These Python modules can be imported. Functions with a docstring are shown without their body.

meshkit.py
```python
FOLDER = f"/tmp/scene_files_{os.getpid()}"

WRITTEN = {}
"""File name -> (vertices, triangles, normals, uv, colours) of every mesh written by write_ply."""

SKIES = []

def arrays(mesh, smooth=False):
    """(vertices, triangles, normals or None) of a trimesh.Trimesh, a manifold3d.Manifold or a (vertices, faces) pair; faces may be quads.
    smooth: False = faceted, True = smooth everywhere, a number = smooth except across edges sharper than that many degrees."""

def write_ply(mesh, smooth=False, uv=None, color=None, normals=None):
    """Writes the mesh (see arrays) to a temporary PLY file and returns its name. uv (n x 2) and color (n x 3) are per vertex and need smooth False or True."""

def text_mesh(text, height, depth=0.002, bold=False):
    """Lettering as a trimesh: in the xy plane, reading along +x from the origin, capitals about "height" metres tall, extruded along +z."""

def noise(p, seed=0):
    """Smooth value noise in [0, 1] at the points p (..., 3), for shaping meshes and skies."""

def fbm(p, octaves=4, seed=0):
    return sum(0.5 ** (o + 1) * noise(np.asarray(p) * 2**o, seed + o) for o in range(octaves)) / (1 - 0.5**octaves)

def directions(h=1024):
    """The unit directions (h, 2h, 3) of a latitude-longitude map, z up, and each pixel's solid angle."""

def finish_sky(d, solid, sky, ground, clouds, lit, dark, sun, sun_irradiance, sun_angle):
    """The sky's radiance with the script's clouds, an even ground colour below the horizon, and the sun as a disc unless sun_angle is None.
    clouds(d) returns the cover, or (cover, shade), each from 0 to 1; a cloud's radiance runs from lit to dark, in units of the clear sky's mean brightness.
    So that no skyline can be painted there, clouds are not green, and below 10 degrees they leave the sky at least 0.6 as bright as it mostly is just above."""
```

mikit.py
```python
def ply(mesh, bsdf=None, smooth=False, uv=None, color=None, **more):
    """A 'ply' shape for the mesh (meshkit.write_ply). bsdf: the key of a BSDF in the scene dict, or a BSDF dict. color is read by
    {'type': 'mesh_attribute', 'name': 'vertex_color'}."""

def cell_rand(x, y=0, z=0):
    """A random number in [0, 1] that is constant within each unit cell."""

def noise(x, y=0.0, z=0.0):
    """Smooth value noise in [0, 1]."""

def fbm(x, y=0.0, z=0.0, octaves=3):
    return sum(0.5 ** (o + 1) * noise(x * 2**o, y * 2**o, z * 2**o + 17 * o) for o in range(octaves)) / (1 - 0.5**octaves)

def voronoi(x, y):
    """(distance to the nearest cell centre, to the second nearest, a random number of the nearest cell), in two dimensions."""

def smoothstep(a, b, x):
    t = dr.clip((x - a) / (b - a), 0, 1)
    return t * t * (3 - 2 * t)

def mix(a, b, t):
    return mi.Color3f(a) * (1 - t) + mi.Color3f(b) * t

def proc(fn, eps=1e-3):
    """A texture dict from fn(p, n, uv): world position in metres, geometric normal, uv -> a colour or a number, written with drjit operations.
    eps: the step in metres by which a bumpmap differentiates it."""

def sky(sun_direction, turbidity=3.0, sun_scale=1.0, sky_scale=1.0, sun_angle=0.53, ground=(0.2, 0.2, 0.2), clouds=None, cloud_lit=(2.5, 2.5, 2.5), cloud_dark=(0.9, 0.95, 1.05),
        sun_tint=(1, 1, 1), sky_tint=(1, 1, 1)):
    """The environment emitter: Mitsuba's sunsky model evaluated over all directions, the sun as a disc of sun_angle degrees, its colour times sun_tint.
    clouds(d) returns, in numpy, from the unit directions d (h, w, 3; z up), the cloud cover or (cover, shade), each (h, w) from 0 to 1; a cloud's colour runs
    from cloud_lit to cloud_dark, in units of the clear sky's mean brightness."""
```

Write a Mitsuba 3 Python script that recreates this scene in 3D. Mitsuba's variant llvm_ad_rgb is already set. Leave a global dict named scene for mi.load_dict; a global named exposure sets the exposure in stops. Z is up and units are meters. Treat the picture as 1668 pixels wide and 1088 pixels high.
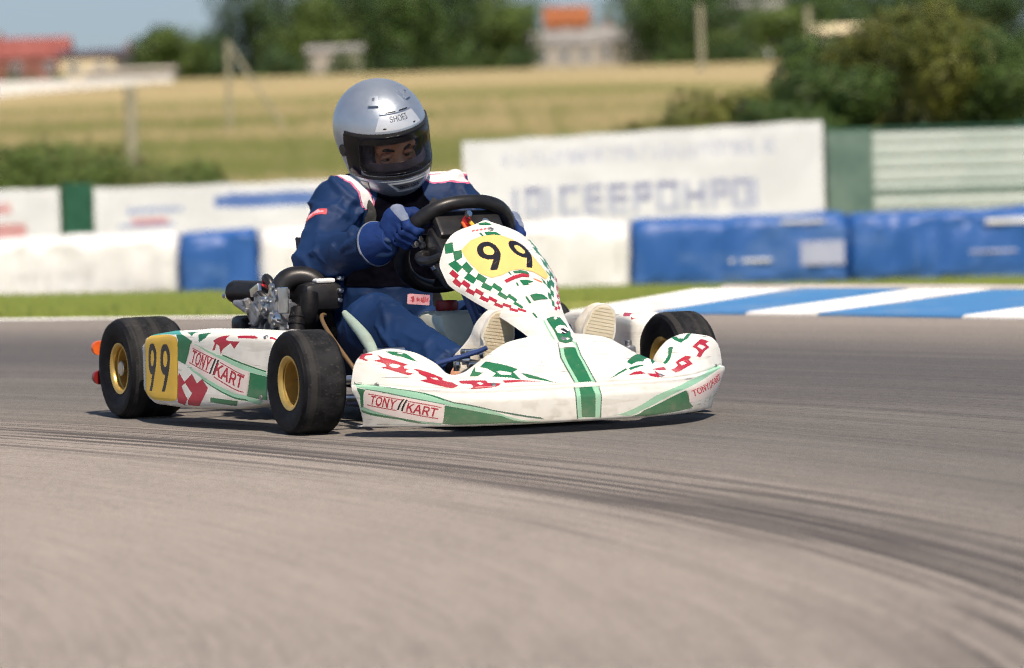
import math, random
import numpy as np, trimesh, manifold3d
import drjit as dr, mitsuba as mi, mikit, meshkit
from shapely.geometry import Polygon
from mikit import proc, noise, fbm, mix, smoothstep

# ------------------------------------------------------------------ camera, sky, exposure
scene, labels = {}, {}
CAM = np.array([0, 0, 0.8105]); PITCH, ROLL = 0.0452, 0.0296
FWD = np.array([0, math.cos(PITCH), -math.sin(PITCH)]); RGT = np.array([1.0, 0, 0]); UPV = np.cross(RGT, FWD)
UPR = math.sin(ROLL) * RGT + math.cos(ROLL) * UPV
scene['camera'] = {'type': 'thinlens', 'fov': math.degrees(2 * math.atan(834 / 8190)), 'fov_axis': 'x', 'near_clip': 0.5, 'far_clip': 5000.0,
    'aperture_radius': 0.019, 'focus_distance': 12.95,
    'to_world': mi.ScalarTransform4f().look_at(origin=CAM.tolist(), target=(CAM + FWD * 10).tolist(), up=UPR.tolist())}
exposure = 1.72
def sky_clouds(d):
    p = d / np.maximum(d[..., 2:3] + 0.15, 0.05)
    n = meshkit.fbm(p * np.array([0.9, 0.9, 0]) + 3.1, 5, 3)
    c = np.clip((n - 0.52) * 3.0, 0, 0.6)
    return np.maximum(c, 0.28 * np.clip(1 - d[..., 2] * 4, 0, 1)), np.clip((n - 0.6) * 2, 0, 0.5)
scene['sky'] = mikit.sky((0.14, -0.64, 0.755), turbidity=3, clouds=sky_clouds, cloud_lit=(1.75, 1.95, 2.3), cloud_dark=(0.9, 0.95, 1.05), sun_tint=(0.97, 1.0, 1.09), sky_scale=0.78)

rng = np.random.default_rng(7)
# ------------------------------------------------------------------ helpers
KO = np.array([-0.4813, 13.8366, 0.0]); YAW = 1.13016
KF = np.array([math.cos(YAW), -math.sin(YAW), 0]); KL = np.array([math.sin(YAW), math.cos(YAW), 0])
def KW(v):
    "kart frame (x forward from the rear axle, y left, z up) to world"
    v = np.asarray(v, float)
    return KO + v[..., :1] * KF + v[..., 1:2] * KL + v[..., 2:3] * np.array([0, 0, 1.0])
def numbered(name):
    if name not in scene and not any(k.startswith(name + '__') for k in scene): return name
    i = 1
    while f'{name}_{i:03d}' in scene or any(k.startswith(f'{name}_{i:03d}__') for k in scene): i += 1
    return f'{name}_{i:03d}'
def vf(m):
    if hasattr(m, 'to_mesh'):
        q = m.to_mesh(); return np.array(q.vert_properties[:, :3], float), np.array(q.tri_verts)
    if isinstance(m, tuple):
        v, f = np.asarray(m[0], float), np.asarray(m[1], int)
        if f.shape[1] == 4: f = np.vstack([f[:, [0, 1, 2]], f[:, [0, 2, 3]]])
        return v, f
    return np.array(m.vertices), np.array(m.faces)
def join(*ms):
    vs, fs, o = [], [], 0
    for m in ms:
        v, f = vf(m); vs.append(v); fs.append(f + o); o += len(v)
    return np.vstack(vs), np.vstack(fs)
def obj(name, mesh, bsdf, parent=None, smooth=35, label=None, cat=None, group=None, kind=None, frame=None, color=None):
    key = numbered((parent + '__' if parent else '') + name)
    v, f = vf(mesh)
    if frame is not None: v = frame(v)
    kw = {}
    if color is not None: kw['color'] = color
    scene[key] = mikit.ply((v, f), bsdf, smooth=smooth, **kw)
    tag(key, label, cat, group, kind)
    return key
def tag(key, label=None, cat=None, group=None, kind=None):
    d = {k: x for k, x in (('label', label), ('category', cat), ('group', group), ('kind', kind)) if x}
    if d: labels[key] = d
def box(c, s, r=0.0, rot=None):
    c, s = np.asarray(c, float), np.asarray(s, float) / 2
    if r <= 0: m = trimesh.creation.box(extents=s * 2); v, f = vf(m)
    else:
        pts = []
        r = min(r, *(s * 0.99))
        for sx in (-1, 1):
            for sy in (-1, 1):
                for sz in (-1, 1):
                    q = (s - r) * np.array([sx, sy, sz]); k = 0.7071 * r
                    for a in ((r, 0, 0), (0, r, 0), (0, 0, r), (k, k, 0), (k, 0, k), (0, k, k), (.577*r,) * 3): pts.append(q + np.array(a) * [sx, sy, sz])
        v, f = vf(trimesh.convex.convex_hull(np.array(pts)))
    if rot is not None: v = v @ np.asarray(rot).T
    return v + c, f
def rotm(ax, deg): return trimesh.transformations.rotation_matrix(math.radians(deg), {'x': [1, 0, 0], 'y': [0, 1, 0], 'z': [0, 0, 1]}.get(ax, ax) if isinstance(ax, str) else ax)[:3, :3]
def spline(pts, n):
    from scipy.interpolate import CubicSpline
    p = np.asarray(pts, float); t = np.concatenate([[0], np.cumsum(np.linalg.norm(np.diff(p, axis=0), axis=1) ** 0.5 + 1e-9)])
    return CubicSpline(t, p)(np.linspace(0, t[-1], n))
def tube(pts, r, sides=12, n=None, closed=False):
    p = spline(pts, n) if n else np.asarray(pts, float)
    m = len(p); r = np.broadcast_to(np.asarray(r, float), (m,)) if np.ndim(r) == 0 or len(np.atleast_1d(r)) == m else np.interp(np.linspace(0, 1, m), np.linspace(0, 1, len(r)), r)
    if closed: t = np.roll(p, -1, 0) - np.roll(p, 1, 0)
    else: t = np.gradient(p, axis=0)
    t /= np.linalg.norm(t, axis=1, keepdims=True) + 1e-12
    a = np.cross(t[0], [0, 0, 1.0] if abs(t[0][2]) < 0.9 else [1.0, 0, 0]); A = []
    for i in range(m):
        a = a - t[i] * (a @ t[i]); a /= np.linalg.norm(a); A.append(a)
    A = np.array(A); B = np.cross(t, A); th = np.arange(sides) * 2 * np.pi / sides
    v = (p[:, None] + r[:, None, None] * (np.cos(th)[None, :, None] * A[:, None] + np.sin(th)[None, :, None] * B[:, None])).reshape(-1, 3)
    k = m if closed else m - 1
    i, j = np.meshgrid(np.arange(k), np.arange(sides), indexing='ij'); i2 = (i + 1) % m; j2 = (j + 1) % sides
    q = np.stack([i * sides + j, i * sides + j2, i2 * sides + j2, i2 * sides + j], -1).reshape(-1, 4)
    f = np.vstack([q[:, [0, 1, 2]], q[:, [0, 2, 3]]])
    if not closed:
        v = np.vstack([v, p[:1], p[-1:]]); c0, c1 = m * sides, m * sides + 1; s = np.arange(sides); s2 = (s + 1) % sides
        f = np.vstack([f, np.stack([s2, s, s * 0 + c0], 1), np.stack([(m - 1) * sides + s, (m - 1) * sides + s2, s * 0 + c1], 1)])
    return v, f[:, ::-1] if False else f
def revolve(prof, axis='y', n=48, c=(0, 0, 0)):
    "profile rows (radius, along) turned round the axis"
    p = np.asarray(prof, float); th = np.arange(n) * 2 * np.pi / n; m = len(p)
    R, L = p[:, 0][:, None] * np.ones(n), p[:, 1][:, None] * np.ones(n)
    cx, sx = R * np.cos(th), R * np.sin(th)
    v = {'y': np.stack([cx, L, -sx], -1), 'z': np.stack([cx, sx, L], -1), 'x': np.stack([L, cx, sx], -1)}[axis].reshape(-1, 3)
    i, j = np.meshgrid(np.arange(m - 1), np.arange(n), indexing='ij'); j2 = (j + 1) % n
    q = np.stack([i * n + j, i * n + j2, (i + 1) * n + j2, (i + 1) * n + j], -1).reshape(-1, 4)
    return v + np.asarray(c, float), np.vstack([q[:, [0, 1, 2]], q[:, [0, 2, 3]]])
def cyl(a, b, r, sides=20, r2=None):
    a, b = np.asarray(a, float), np.asarray(b, float); d = b - a; L = np.linalg.norm(d); r2 = r if r2 is None else r2
    e = min(0.12 * min(r, r2), 0.25 * L)
    return tube([a, a + d * 1e-3, a + d * e / L, b - d * e / L, b - d * 1e-3, b], [r - e, r - e * .9, r, r2, r2 - e * .9, r2 - e], sides) if e > 2e-4 else tube([a, b], [r, r2], sides)
def grid_normals(P):
    n = np.cross(np.gradient(P, axis=0), np.gradient(P, axis=1)); return n / (np.linalg.norm(n, axis=-1, keepdims=True) + 1e-12)
def grid_solid(P, thick, flip=False):
    "closed sheet of the given thickness from an outer grid; the thickness goes against the normal"
    nu, nv = P.shape[:2]; N = grid_normals(P) * (-1 if flip else 1)
    i, j = np.meshgrid(np.arange(nu - 1), np.arange(nv - 1), indexing='ij'); I = lambda a, b: a * nv + b
    q = np.stack([I(i, j), I(i + 1, j), I(i + 1, j + 1), I(i, j + 1)], -1).reshape(-1, 4); n0 = nu * nv
    b = np.concatenate([I(np.arange(nu), 0), I(nu - 1, np.arange(1, nv)), I(np.arange(nu - 2, -1, -1), nv - 1), I(0, np.arange(nv - 2, 0, -1))])
    b2 = np.roll(b, -1); side = np.stack([b2, b, b + n0, b2 + n0], -1)
    f = np.vstack([q, q[:, ::-1] + n0, side])
    if flip: f = f[:, ::-1]
    return vf((np.vstack([P.reshape(-1, 3), (P - N * thick).reshape(-1, 3)]), f))
def bil(P, uv):
    nu, nv = P.shape[:2]; x = np.clip(uv[:, 0], 0, 1) * (nu - 1); y = np.clip(uv[:, 1], 0, 1) * (nv - 1)
    i = np.minimum(x.astype(int), nu - 2); j = np.minimum(y.astype(int), nv - 2); s, t = (x - i)[:, None], (y - j)[:, None]
    return P[i, j] * (1 - s) * (1 - t) + P[i + 1, j] * s * (1 - t) + P[i, j + 1] * (1 - s) * t + P[i + 1, j + 1] * s * t
def decal(P, polys, off=0.0012, flip=False, step=0.02):
    "thin printed film: uv polygons laid on the grid surface P"
    N = grid_normals(P) * (-1 if flip else 1); out = []
    for pl in polys:
        g = pl if hasattr(pl, 'area') else Polygon(pl)
        g = g.buffer(0)
        for h in getattr(g, 'geoms', [g]):
            if h.area < 1e-9: continue
            v2, f2 = trimesh.creation.triangulate_polygon(h, engine='earcut')
            v3, f3 = trimesh.remesh.subdivide_to_size(np.c_[v2, np.zeros(len(v2))], f2, step, max_iter=12)
            p = bil(P, v3[:, :2]); n = bil(N, v3[:, :2]); n /= np.linalg.norm(n, axis=1, keepdims=True)
            m = trimesh.Trimesh(p + n * off, f3, process=True)
            if len(m.faces) and (m.face_normals @ n.mean(0)).mean() < 0: m.invert()
            out.append(m)
    return join(*out)
def quad_map(q, st):
    q = np.asarray(q, float); s, t = st[:, :1], st[:, 1:2]
    return q[0] * (1 - s) * (1 - t) + q[1] * s * (1 - t) + q[2] * s * t + q[3] * (1 - s) * t
def decal_text(P, text, quad, off=0.002, flip=False, bold=False, step=0.03):
    "lettering on the grid surface: quad = uv of its lower left, lower right, upper right, upper left"
    m = meshkit.text_mesh(text, 1.0, 0.2, bold); v, f = vf(m); lo, hi = v.min(0), v.max(0)
    v, f = trimesh.remesh.subdivide_to_size(v, f, 0.45, max_iter=6)
    st = (v[:, :2] - lo[:2]) / (hi[:2] - lo[:2]); uv = quad_map(quad, st); N = grid_normals(P) * (-1 if flip else 1)
    p = bil(P, uv); n = bil(N, uv); n /= np.linalg.norm(n, axis=1, keepdims=True)
    out = trimesh.Trimesh(p + n * (off - 0.0008 + 0.0008 * (v[:, 2:3] > 0.1)), f, process=False)
    top = (v[f][:, :, 2] > 0.1).all(1)
    if (out.face_normals[top] @ n.mean(0)).mean() < 0: out.invert()
    return vf(out)
def surfnet(fn, lo, hi, h):
    "smooth closed mesh of fn < 0 (naive surface nets)"
    lo, hi = np.asarray(lo, float), np.asarray(hi, float); n = np.ceil((hi - lo) / h).astype(int) + 1
    ax = [lo[k] + h * np.arange(n[k]) for k in range(3)]
    G = np.stack(np.meshgrid(*ax, indexing='ij'), -1).astype(np.float32); D = fn(G).astype(np.float32); ins = D < 0
    cn = n - 1; cnt = np.zeros(cn, np.int8)
    sl = lambda o: tuple(slice(o[k], o[k] + cn[k]) for k in range(3))
    corners = [(a, b, c) for a in (0, 1) for b in (0, 1) for c in (0, 1)]
    for o in corners: cnt += ins[sl(o)]
    act = np.argwhere((cnt > 0) & (cnt < 8)); idx = -np.ones(cn, int); idx[tuple(act.T)] = np.arange(len(act))
    acc = np.zeros((len(act), 3)); w = np.zeros(len(act))
    for a in corners:
        for k in range(3):
            if a[k]: continue
            b = list(a); b[k] = 1
            da, db = D[tuple((act + a).T)], D[tuple((act + b).T)]; m = (da < 0) != (db < 0); t = np.where(m, da / np.where(m, da - db, 1), 0)
            p = act + np.asarray(a, float); p[:, k] += t; acc[m] += p[m]; w[m] += 1
    V = lo + h * acc / w[:, None]; F = []
    for k in range(3):
        o1, o2 = (k + 1) % 3, (k + 2) % 3
        s0 = [slice(1, cn[j]) for j in range(3)]; s0[k] = slice(0, cn[k]); s1 = list(s0); s1[k] = slice(1, n[k])
        A, B = ins[tuple(s0)], ins[tuple(s1)]
        for sgn in (1, -1):
            e = np.argwhere((A & ~B) if sgn > 0 else (~A & B)); off = np.ones(3, int); off[k] = 0; e = e + off
            c = []
            for d1, d2 in ((0, 0), (-1, 0), (-1, -1), (0, -1)):
                q = e.copy(); q[:, o1] += d1; q[:, o2] += d2; c.append(idx[tuple(q.T)])
            q = np.stack(c, 1); F.append(q if sgn > 0 else q[:, ::-1])
    return vf((V, np.vstack(F)))
def cap(P, a, b, ra, rb):
    a, b = np.asarray(a, np.float32), np.asarray(b, np.float32); d = b - a
    t = np.clip(((P - a) @ d) / (d @ d), 0, 1)
    return np.linalg.norm(P - a - t[..., None] * d, axis=-1) - (ra + (rb - ra) * t)
def ell(P, c, r):
    q = (P - np.asarray(c, np.float32)) / np.asarray(r, np.float32); k = np.linalg.norm(q, axis=-1); return (k - 1) * min(r) * np.where(k > 1, 1, 1)
def smin(ds, k):
    s = 0
    for d in ds: s = s + np.exp(-np.clip(d, -0.3, 0.3) / k)
    return -k * np.log(s)

# ------------------------------------------------------------------ materials
def mat(name, color, rough=0.5, bump=None, scale=0.001, two=True, eps=1e-3, **kw):
    c = {'type': 'rgb', 'value': list(color)} if isinstance(color, (tuple, list)) else (color if isinstance(color, dict) else proc(color))
    b = {'type': 'principled', 'base_color': c, 'roughness': rough if not callable(rough) else proc(rough), **kw}
    if bump: b = {'type': 'bumpmap', 'arbitrary': proc(bump, eps), 'scale': scale, 'nested': b}
    scene[name] = {'type': 'twosided', 'nested': b} if two else b
def dusty(c, dirt=(0.30, 0.26, 0.20), amt=0.25, f=40.0, zfade=None):
    "paint with wear, a film of dust and scuffs"
    def fn(p, n, uv):
        d = fbm(p.x * f, p.y * f, p.z * f, 3); s = fbm(p.x * 9, p.y * 9, p.z * 60, 2)
        k = smoothstep(0.45, 0.75, d) * amt + smoothstep(0.62, 0.72, s) * amt * 0.6
        if zfade is not None: k = k + smoothstep(zfade, 0.0, p.z) * 0.45 * (0.4 + d)
        return mix(c, dirt, dr.clip(k, 0, 1))
    return fn
def ncol(a, b, f=12.0):
    return lambda p, n, uv: mix(a, b, smoothstep(0.3, 0.7, fbm(p.x * f, p.y * f, p.z * f, 3)))
def scuffed(p, n, uv):
    d = fbm(p.x * 40, p.y * 40, p.z * 40, 3); s = fbm(p.x * 9, p.y * 9, p.z * 70, 2); m = fbm(p.x * 14, p.y * 14, p.z * 14, 2)
    k = smoothstep(0.45, 0.75, d) * 0.12 + smoothstep(0.60, 0.70, s) * 0.16 + smoothstep(0.14, 0.0, p.z) * 0.40 * (0.3 + d)
    c = mix((0.80, 0.80, 0.75), (0.32, 0.27, 0.20), dr.clip(k, 0, 1))
    sc = smoothstep(0.78, 0.84, noise(p.x * 22 + 40 * m * 0.05, p.y * 22, p.z * 240)) * smoothstep(0.48, 0.62, m)
    return mix(c, (0.07, 0.065, 0.06), sc * 0.55)
mat('white_plastic', scuffed, lambda p, n, uv: 0.22 + 0.25 * fbm(p.x * 30, p.y * 30, p.z * 30, 3), clearcoat=0.8, clearcoat_gloss=0.93)
mat('green_film', dusty((0.014, 0.16, 0.068), amt=0.10, zfade=0.12), 0.3, clearcoat=0.6, clearcoat_gloss=0.85)
mat('light_green_film', dusty((0.33, 0.62, 0.44), amt=0.10, zfade=0.12), 0.35, clearcoat=0.5)
mat('red_film', dusty((0.42, 0.022, 0.045), amt=0.08), 0.3, clearcoat=0.6, clearcoat_gloss=0.85)
mat('pink_film', dusty((0.80, 0.70, 0.66), amt=0.1), 0.35, clearcoat=0.5)
mat('teal_film', dusty((0.05, 0.36, 0.33), amt=0.08), 0.35, clearcoat=0.5)
mat('yellow_film', dusty((0.80, 0.50, 0.045), amt=0.06), 0.35, clearcoat=0.5)
mat('pale_yellow_film', dusty((0.86, 0.60, 0.20), amt=0.05), 0.35, clearcoat=0.5)
mat('black_film', (0.012, 0.010, 0.014), 0.35, clearcoat=0.5)
mat('outline_film', (0.10, 0.16, 0.12), 0.4)
mat('rubber', ncol((0.004, 0.004, 0.006), (0.008, 0.008, 0.010), 60), 0.6, bump=lambda p, n, uv: fbm(p.x * 260, p.y * 260, p.z * 260, 2), scale=0.0009, specular=0.22)
def tread_c(p, n, uv):
    s = fbm(p.x * 35, p.y * 35, p.z * 35, 3); yk = (p.x - KO[0]) * KL[0] + (p.y - KO[1]) * KL[1]; g = noise(yk * 170, 1.0, 2.0) * 0.6 + noise(yk * 60, 4.0, 2.0) * 0.4
    c = mix((0.010, 0.011, 0.013), (0.024, 0.025, 0.028), smoothstep(0.3, 0.7, s)); c = mix(c, (0.050, 0.048, 0.046), smoothstep(0.52, 0.78, g) * 0.55)
    return mix(c, (0.10, 0.09, 0.08), smoothstep(0.74, 0.82, noise(p.x * 190, p.y * 190, p.z * 190)) * 0.22)
mat('tread_rubber', tread_c, 0.75, bump=lambda p, n, uv: fbm(p.x * 300, p.y * 300, p.z * 300, 2), scale=0.0012, specular=0.22)
mat('gold_rim', ncol((0.80, 0.56, 0.17), (0.70, 0.48, 0.15), 30), 0.32, metallic=0.7, specular=0.6)
mat('hub_metal', ncol((0.20, 0.13, 0.04), (0.14, 0.09, 0.03), 30), 0.4, metallic=0.8)
mat('dark_metal', ncol((0.03, 0.03, 0.033), (0.05, 0.05, 0.055), 50), 0.4, metallic=0.6)
mat('black_plastic', ncol((0.010, 0.010, 0.012), (0.020, 0.020, 0.022), 40), 0.38, specular=0.5)
mat('black_cloth', ncol((0.0025, 0.0026, 0.005), (0.005, 0.005, 0.009), 60), 0.95, specular=0.0)
mat('visor_black', (0.003, 0.003, 0.005), 0.12, specular=0.4)
mat('chrome', ncol((0.78, 0.78, 0.78), (0.6, 0.6, 0.6), 50), 0.16, metallic=1.0)
mat('cast_alloy', ncol((0.52, 0.52, 0.53), (0.30, 0.30, 0.31), 70), 0.38, metallic=0.85, bump=lambda p, n, uv: fbm(p.x * 300, p.y * 300, p.z * 300, 2), scale=0.001)
mat('brown_hose', (0.16, 0.10, 0.045), 0.45)
mat('pale_tube', dusty((0.36, 0.46, 0.39), amt=0.3), 0.4, clearcoat=0.4)
mat('blue_tube', ncol((0.02, 0.045, 0.16), (0.03, 0.06, 0.2), 30), 0.3, clearcoat=0.7)
mat('tank_plastic', ncol((0.46, 0.49, 0.41), (0.54, 0.56, 0.47), 18), 0.4, specular=0.5)
mat('orange_plastic', ncol((0.75, 0.13, 0.02), (0.62, 0.09, 0.015), 20), 0.35, clearcoat=0.4)
mat('dark_red', ncol((0.25, 0.015, 0.015), (0.18, 0.01, 0.01), 20), 0.4)
mat('red_plastic', (0.55, 0.02, 0.02), 0.35, clearcoat=0.4)
def weave(p, n, uv): return noise(p.x * 900, p.y * 900, p.z * 900) * 0.4 + fbm(p.x * 70, p.y * 70, p.z * 70, 3)
mat('blue_suit', ncol((0.0042, 0.0225, 0.084), (0.006, 0.030, 0.108), 9), 0.62, bump=weave, scale=0.0016, sheen=0.06, specular=0.38, eps=8e-4)
mat('navy_suit', ncol((0.008, 0.012, 0.035), (0.013, 0.018, 0.05), 20), 0.8, bump=weave, scale=0.002, sheen=0.2)
mat('white_cloth', ncol((0.80, 0.79, 0.78), (0.72, 0.71, 0.72), 20), 0.75, bump=weave, scale=0.0016)
mat('pink_piping', (0.72, 0.16, 0.30), 0.7)
mat('pink_cloth', ncol((0.80, 0.45, 0.50), (0.72, 0.36, 0.42), 40), 0.75)
mat('red_patch', ncol((0.62, 0.10, 0.12), (0.5, 0.07, 0.09), 50), 0.75)
mat('blue_glove', ncol((0.006, 0.026, 0.125), (0.009, 0.036, 0.165), 25), 0.72, bump=weave, scale=0.002, specular=0.3)
mat('grey_glove', ncol((0.22, 0.26, 0.36), (0.15, 0.19, 0.29), 40), 0.65, bump=weave, scale=0.0015)
mat('shoe_white', ncol((0.78, 0.76, 0.70), (0.62, 0.57, 0.47), 22), 0.6, bump=weave, scale=0.0012)
mat('shoe_sole', lambda p, n, uv: mix((0.76, 0.69, 0.52), (0.66, 0.57, 0.40), smoothstep(0.3, 0.7, fbm(p.x * 20, p.y * 20, p.z * 20, 3))), 0.7)
mat('skin', ncol((0.60, 0.30, 0.18), (0.52, 0.23, 0.13), 45), 0.5, specular=0.4)
mat('dark_strap', ncol((0.035, 0.036, 0.036), (0.06, 0.06, 0.058), 60), 0.8)
mat('hair', (0.02, 0.012, 0.008), 0.6)
mat('eye_white', (0.30, 0.27, 0.25), 0.2, clearcoat=1.0)
mat('eye_dark', (0.02, 0.013, 0.01), 0.15, clearcoat=1.0)
mat('helmet_paint', ncol((0.44, 0.50, 0.58), (0.48, 0.54, 0.62), 30), 0.34, metallic=0.7, clearcoat=1.0, clearcoat_gloss=0.97, specular=0.6)
mat('helmet_highlight', ncol((0.66, 0.70, 0.75), (0.72, 0.75, 0.79), 30), 0.32, metallic=0.45, clearcoat=1.0, clearcoat_gloss=0.95)  # paler silver, the sun highlight of the brow put into the colour
mat('helmet_white', ncol((0.86, 0.87, 0.88), (0.80, 0.81, 0.83), 30), 0.3, clearcoat=0.9)
mat('helmet_lining', ncol((0.008, 0.007, 0.016), (0.035, 0.030, 0.055), 22), 0.9)
scene['visor_glass'] = {'type': 'thindielectric', 'int_ior': 1.45, 'specular_transmittance': {'type': 'rgb', 'value': [0.88, 0.87, 0.86]}, 'specular_reflectance': {'type': 'rgb', 'value': [0.30, 0.31, 0.36]}}
mat('vertex_leaf', {'type': 'mesh_attribute', 'name': 'vertex_color'}, 0.55, specular=0.35)
mat('bark', ncol((0.10, 0.075, 0.05), (0.16, 0.12, 0.085), 3), 0.9, bump=lambda p, n, uv: fbm(p.x * 14, p.y * 14, p.z * 4, 3), scale=0.03)

# ------------------------------------------------------------------ the setting
EDGE = np.array([(-60, 30), (-25, 26.5), (-12, 24.2), (-5, 21.9), (-2.08, 20.62), (-0.94, 20.11), (0.53, 19.24), (1.79, 17.91), (3.2, 16.2), (6.0, 12.4), (9, 7.6), (12, 1.5), (15, -6), (18, -16), (24, -40.0)])
from scipy.interpolate import PchipInterpolator
EY = PchipInterpolator(EDGE[:, 0], EDGE[:, 1])
BY = 46.0                                   # the barrier line
def terr(x, y):
    "height of the ground"
    x, y = np.asarray(x, float), np.asarray(y, float)
    e = EY(np.clip(x, -60, 24)); s = np.maximum(y - e, 0)
    L = np.maximum(BY - e, 4.0); a = -0.905 - 0.006 * 0
    z = a * np.clip((s - 1.4) / np.maximum(L - 1.4, 1), 0, 1)
    z2 = -0.905 + (y - BY) * 0.0150 + np.clip(y - 110, 0, 400) * 0.0035
    crest = 252.0
    zc = -0.905 + (crest - BY) * 0.0150 + (crest - 110) * 0.0035
    z2 = np.where(y > crest, zc - (y - crest) * 0.012, z2)
    z2 = np.where(y > 480, zc - (480 - crest) * 0.012 + 0 * y, z2)
    und = (meshkit.fbm(np.stack([x * 0.03, y * 0.02, y * 0], -1), 3, 5) - 0.5) * 0.5 * np.clip((y - BY - 14) / 40, 0, 1) * np.clip((250 - y) / 60, 0.1, 1)
    return np.where(y > BY, z2 + und, z)
def sheet(xs, ys_of, zoff=0.0):
    "ground sheet over columns xs; ys_of(x) gives the rows"
    P = np.stack([np.stack([np.full(len(ys_of(x)), x), ys_of(x)], -1) for x in xs]); z = terr(P[..., 0], P[..., 1]) + zoff
    P = np.concatenate([P, z[..., None]], -1); nu, nv = P.shape[:2]
    i, j = np.meshgrid(np.arange(nu - 1), np.arange(nv - 1), indexing='ij'); I = lambda a, b: a * nv + b
    return vf((P.reshape(-1, 3), np.stack([I(i, j), I(i + 1, j), I(i + 1, j + 1), I(i, j + 1)], -1).reshape(-1, 4)))
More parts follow.
